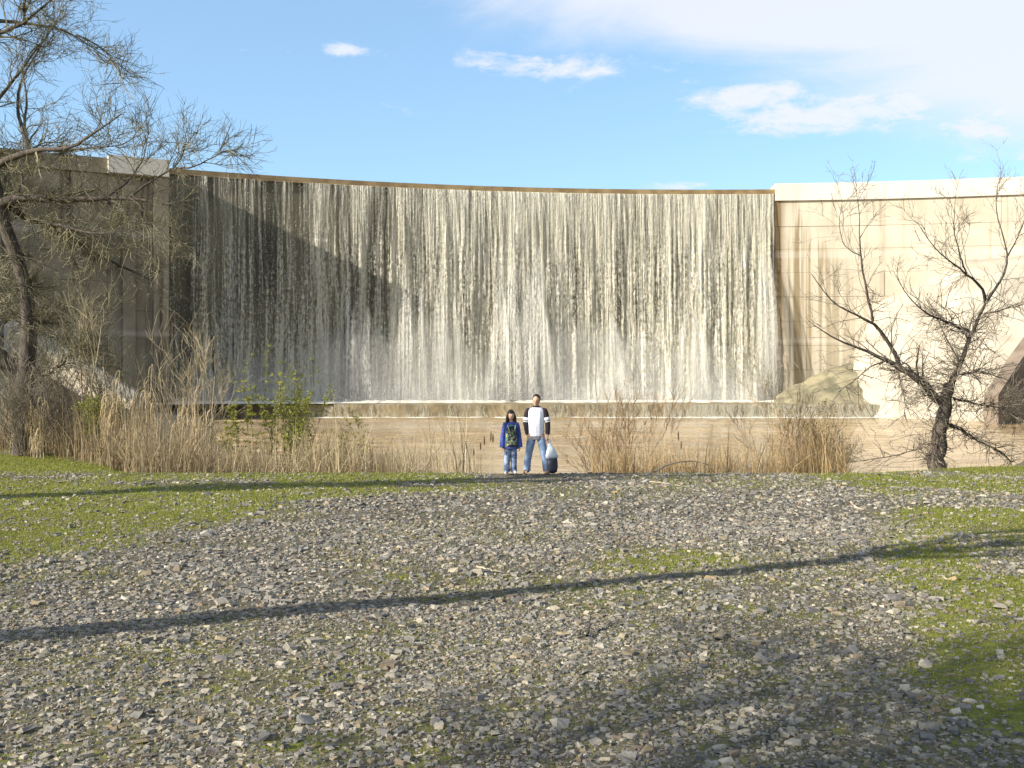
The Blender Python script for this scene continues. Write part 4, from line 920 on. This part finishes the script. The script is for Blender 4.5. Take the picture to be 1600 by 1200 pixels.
def shoe(c, rot, mat, body, s=1.0):
    V, f = limb([(0, .09, .045), (0, .06, .052), (0, 0, .05), (0, -.07, .038), (0, -.13, .030), (0, -.165, .024)], [.02, .042, .044, .048, .044, .02], [1.1, 1.15, 1.1, .75, .65, .8])
    V = V * s; ca, sa = math.cos(rot), math.sin(rot); V = np.c_[V[:, 0] * ca - V[:, 1] * sa, V[:, 0] * sa + V[:, 1] * ca, np.maximum(V[:, 2], .0)] + np.array(c)
    fuse('shoe', [(V, f)], mat, body, .008, 1)
def place(o, X, Y): o.location = (X, Y, gp(X, Y) + .02)
DP = 22.6
# the young man
fl, fr = (-.215, 0, 0), (.225, .02, 0)
aL = [(-.175, 0, 1.365), (-.215, .01, 1.22), (-.232, .02, 1.08), (-.205, -.01, .93), (-.175, -.03, .80)]
aR = [(.175, 0, 1.365), (.218, .01, 1.22), (.242, .02, 1.08), (.248, .0, .93), (.245, -.03, .80)]
lL = [(-.085, 0, .86), (-.12, -.005, .66), (-.155, -.02, .47), (-.19, .0, .27), (-.212, .03, .09)]
lR = [(.085, 0, .86), (.125, -.005, .66), (.160, -.02, .47), (.198, .0, .27), (.222, .04, .09)]
hc, hh = (.0, -.01, 1.565), .235
body = fuse('person', [limb([(0, 0, .84), (0, 0, .95), (0, -.005, 1.1), (0, 0, 1.25), (0, .005, 1.36), (0, .01, 1.41)], [.15, .148, .14, .165, .15, .07], [.72, .7, .7, .68, .62, .8]),
    limb([(0, .015, 1.38), (0, .005, 1.44), (0, -.005, 1.50)], [.062, .055, .055])] + head(hc, hh) +
    [limb(a, [.058, .05, .043, .038, .028]) for a in (aL, aR)] + [limb(a, [.092, .08, .06, .055, .04]) for a in (lL, lR)] +
    [limb([(x, .07, .04), (x, -.02, .04), (x, -.12, .03)], [.03, .035, .03]) for x in (-.213, .223)] + hand(aL[-1], -1, 1.05, .35) + hand(aR[-1], 1, 1.05, .9), M['skin'], None, .0085)
tag(body, 'young man in a white and black sports shirt and blue jeans standing at the water', 'person')
face(hc, hh, body)
fuse('shirt', [limb([(0, 0, .80), (0, 0, .90), (0, -.005, 1.05), (0, 0, 1.22), (0, .005, 1.34), (0, .01, 1.395), (0, .012, 1.42)], [.168, .170, .168, .184, .184, .145, .07], [.78, .76, .74, .7, .66, .72, .9])], M['white_cloth'], body, .010)
fuse('undershirt', [limb([(0, 0, .725), (0, 0, .80), (0, 0, .9)], [.166, .165, .16], [.76, .76, .76])], M['grey_cloth'], body, .010)
fuse('collar', [limb([(0, .012, 1.385), (0, .012, 1.425), (0, .014, 1.455)], [.115, .088, .068], [.8, .95, 1.0])], M['black_cloth'], body, .008, 2)
for a, s in ((aL, -1), (aR, 1)):
    a = np.array(a); q = lambda t_: np.array([np.interp(t_, np.linspace(0, 1, 5), a[:, i]) for i in range(3)])
    fuse('sleeve', [limb([q(0) + (-.055 * s, 0, .012), q(0) - (0, 0, .012), q(.12), q(.30), q(.5), q(.75), q(.93)], [.04, .062, .068, .065, .058, .054, .046])], M['black_cloth'], body, .009)
    fuse('sleeve_band', [limb([q(.27), q(.33), q(.39)], [.074, .076, .072])], M['white_cloth'], body, .006, 1)
    fuse('sleeve_band', [limb([q(.42), q(.445), q(.455)], [.068, .069, .067])], M['white_cloth'], body, .006, 1)
fuse('jeans', [limb([(0, 0, .78), (0, 0, .86), (0, 0, .92)], [.158, .165, .16], [.74, .74, .74]), limb([(0, 0, .84), (-.09, 0, .80), *lL[1:-1], (-.21, .025, .06)], [.07, .098, .094, .083, .078, .082], [.9, .9, 1, 1, 1, 1]), limb([(0, 0, .84), (.09, 0, .80), *lR[1:-1], (.22, .035, .06)], [.07, .098, .094, .083, .078, .082], [.9, .9, 1, 1, 1, 1])], M['denim'], body, .010)
shoe((-.217, .03, 0), -.25, M['shoe_brown'], body, 1.05); shoe((.228, .04, 0), .3, M['shoe_brown'], body, 1.05)
hp = [ball(np.array(hc) + (0, .022, .028), hh * .365, hh * .41, hh * .49)]
ho = fuse('hair', hp, M['hair'], body, .007, 1)
co_ = np.empty(len(ho.data.vertices) * 3, np.float32); ho.data.vertices.foreach_get('co', co_); co_ = co_.reshape(-1, 3)      # hairline: front of the cap ends above the brow
lowf = (co_[:, 1] < hc[1] - .02) & (co_[:, 2] < hc[2] + .062); co_[lowf, 1] = hc[1] - .01 + 0 * co_[lowf, 1]; co_[lowf, 0] *= .85
lowb = (co_[:, 2] < hc[2] - .05); co_[lowb, 2] = hc[2] - .05; co_ += (np.random.default_rng(1).normal(0, .0022, co_.shape)).astype(np.float32)
ho.data.vertices.foreach_set('co', co_.ravel()); ho.data.update()
place(body, (838 - 800) / F * DP, DP); body.rotation_euler = (0, 0, R_(-9)); man = body

# the girl
aL = [(-.125, 0, 1.065), (-.158, 0, .94), (-.178, 0, .82), (-.186, -.01, .70), (-.19, -.02, .60)]
aR = [(.125, 0, 1.065), (.155, 0, .94), (.172, 0, .82), (.182, -.01, .70), (.188, -.02, .60)]
lL = [(-.06, 0, .68), (-.075, 0, .52), (-.085, -.01, .36), (-.088, .01, .2), (-.09, .02, .07)]
lR = [(.055, 0, .68), (.06, 0, .52), (.062, -.01, .36), (.062, .01, .2), (.062, .02, .07)]
hc, hh = (.0, -.01, 1.255), .205
body = fuse('person', [limb([(0, 0, .66), (0, 0, .76), (0, 0, .88), (0, 0, .99), (0, .005, 1.06), (0, .01, 1.10)], [.115, .11, .105, .12, .11, .05], [.75, .72, .7, .68, .62, .8]),
    limb([(0, .01, 1.08), (0, .0, 1.13), (0, -.005, 1.2)], [.046, .042, .042])] + head(hc, hh) +
    [limb(a, [.042, .037, .032, .028, .022]) for a in (aL, aR)] + [limb(a, [.068, .06, .048, .043, .032]) for a in (lL, lR)] +
    [limb([(x, .05, .035), (x, -.02, .035), (x, -.09, .026)], [.025, .028, .025]) for x in (-.09, .062)] + hand(aL[-1], -1, .78, .4) + hand(aR[-1], 1, .78, .4), M['skin_girl'], None, .0075)
tag(body, 'girl with long dark hair in a blue printed top, patterned jeans and white shoes', 'person')
face(hc, hh, body)
fuse('top', [limb([(0, 0, .535), (0, 0, .62), (0, 0, .75), (0, 0, .88), (0, 0, 1.0), (0, .004, 1.07), (0, .008, 1.115)], [.178, .165, .15, .142, .142, .115, .055], [.74, .74, .74, .72, .7, .7, .9])], M['blue_cloth'], body, .009)
mb = MB(); us = np.linspace(-1, 1, 13); vs2 = np.linspace(.585, 1.05, 14); pts = []
rx_ = lambda z: np.interp(z, [.535, .62, .75, .88, 1.0, 1.07], [.178, .165, .15, .142, .142, .115]); ry_ = lambda z: rx_(z) * .735
for z_ in vs2:
    for u_ in us:
        an = u_ * (.95 if z_ < 1.0 else .75); pts.append((math.sin(an) * rx_(z_) * 1.0, -math.cos(an) * ry_(z_) - .006, z_))
mb.add(pts, [(j * 13 + i, j * 13 + i + 1, j * 13 + 14 + i, j * 13 + 13 + i) for j in range(13) for i in range(12)]); pr = mb.build('print', M['print'], None, True); pr.parent = body
md = pr.modifiers.new('solid', 'SOLIDIFY'); md.thickness = .006
for s in (-1, 1):                                               # two pale straps running down to the print
    mb = MB(); mb.add(*limb([(s * .085, -.085, 1.045), (s * .07, -.112, .98), (s * .05, -.119, .92)], [.010, .010, .008], 1, 6)); M.setdefault('strap', pmat('strap', (.30, .42, .42), (.4, .5, .48), 20, .8)); mb.build('strap', M['strap'], None, True).parent = body
for a in (aL, aR):
    a = np.array(a); q = lambda t_: np.array([np.interp(t_, np.linspace(0, 1, 5), a[:, i]) for i in range(3)])
    fuse('sleeve', [limb([q(0) * np.array([.6, 1, 1]) + (0, 0, .015), q(0), q(.2), q(.5), q(.75), q(1.0) - (0, 0, .03)], [.045, .055, .053, .050, .055, .062])], M['blue_cloth'], body, .008)
fuse('jeans', [limb([(0, 0, .58), (0, 0, .68), (0, 0, .74)], [.125, .125, .118], [.78, .76, .76]), limb([(-.02, 0, .64), (-.066, 0, .58), *lL[1:-1], (-.09, .02, .045)], [.05, .075, .072, .066, .066, .070]), limb([(.02, 0, .64), (.058, 0, .58), *lR[1:-1], (.062, .02, .045)], [.05, .075, .072, .066, .066, .070])], M['denim_girl'], body, .008)
shoe((-.095, .02, 0), -.3, M['shoe_white'], body, .9); shoe((.066, .02, 0), .1, M['shoe_white'], body, .9)
c = np.array(hc)
fuse('hair', [ball(c + (0, .025, .025), hh * .41, hh * .42, hh * .50), ball(c + (0, -hh * .27, hh * .30), hh * .33, hh * .16, hh * .15)] + [limb([c + (s * .066, -.005, .03), c + (s * .082, .0, -.05), c + (s * .086, -.005, -.12), c + (s * .084, -.01, -.165)], [.028, .034, .036, .016], 1.1) for s in (-1, 1)] + [limb([c + (0, .06, .02), c + (0, .078, -.06), c + (0, .085, -.17)], [.07, .085, .06], .5)], M['hair'], body, .006, 2)
place(body, (798.5 - 800) / F * DP, DP); body.rotation_euler = (0, 0, R_(8))

# the carrier bag in the man's hand
bx0 = np.array(man.location) + np.array([.262, -.075, 0]); bz = float(bx0[2]) - .01
bag = empty('carrier_bag', (bx0[0] + .03, bx0[1], bz), 'white plastic carrier bag over a dark bag held in the man\'s hand', 'bag')
m, t, b, out = base_mat('bag_film'); t.put(b.inputs['Base Color'], (.62, .68, .74)); t.put(b.inputs['Roughness'], .35)
tl = t.new('ShaderNodeBsdfTranslucent'); t.put(tl.inputs[0], (.6, .66, .72)); ms = t.new('ShaderNodeMixShader'); t.put(ms.inputs[0], .35); t.l.new(b.outputs[0], ms.inputs[1]); t.l.new(tl.outputs[0], ms.inputs[2]); t.l.new(ms.outputs[0], out.inputs[0]); M['bag_film'] = m
cl('bag_dark', (.035, .034, .055), .5)
def crumple(V, amp, seed): rr_ = np.random.default_rng(seed); V = np.array(V); return V + np.c_[fbm(V[:, 2] * 22 + seed, V[:, 1] * 18, 3) - .5, fbm(V[:, 0] * 22, V[:, 2] * 20 + seed, 3) - .5, 0 * V[:, 0]] * amp
def bagpart(name, zs, rs, xo, mat, flat, amp):
    V, f = limb([(xo_ , 0, z_) for z_, xo_ in zip(zs, xo)], rs, flat, 28); V = crumple(V, amp, 3)
    o = MB(); o.add(V, f); q = o.build(name, mat, None, True); q.parent = bag; return q
zs = np.linspace(.025, .40, 12); bagpart('lower_bag', zs, [.05, .105, .115, .118, .118, .118, .117, .116, .116, .112, .105, .05], np.full(12, .045), M['bag_dark'], .62, .035)
zs = np.linspace(.33, .67, 12); bagpart('film', zs, [.09, .135, .14, .135, .125, .112, .097, .082, .066, .05, .035, .022], np.linspace(.035, -.005, 12), M['bag_film'], .62, .045)
for s in (-1, 1):
    o = MB(); o.add(*limb([(-.005 + s * .016, 0, .65), (-.005 + s * .022, s * .006, .70), (-.004 + s * .010, s * .004, .755)], [.014, .010, .007], .5, 8)); o.build('handle', M['bag_film'], None, True).parent = bag
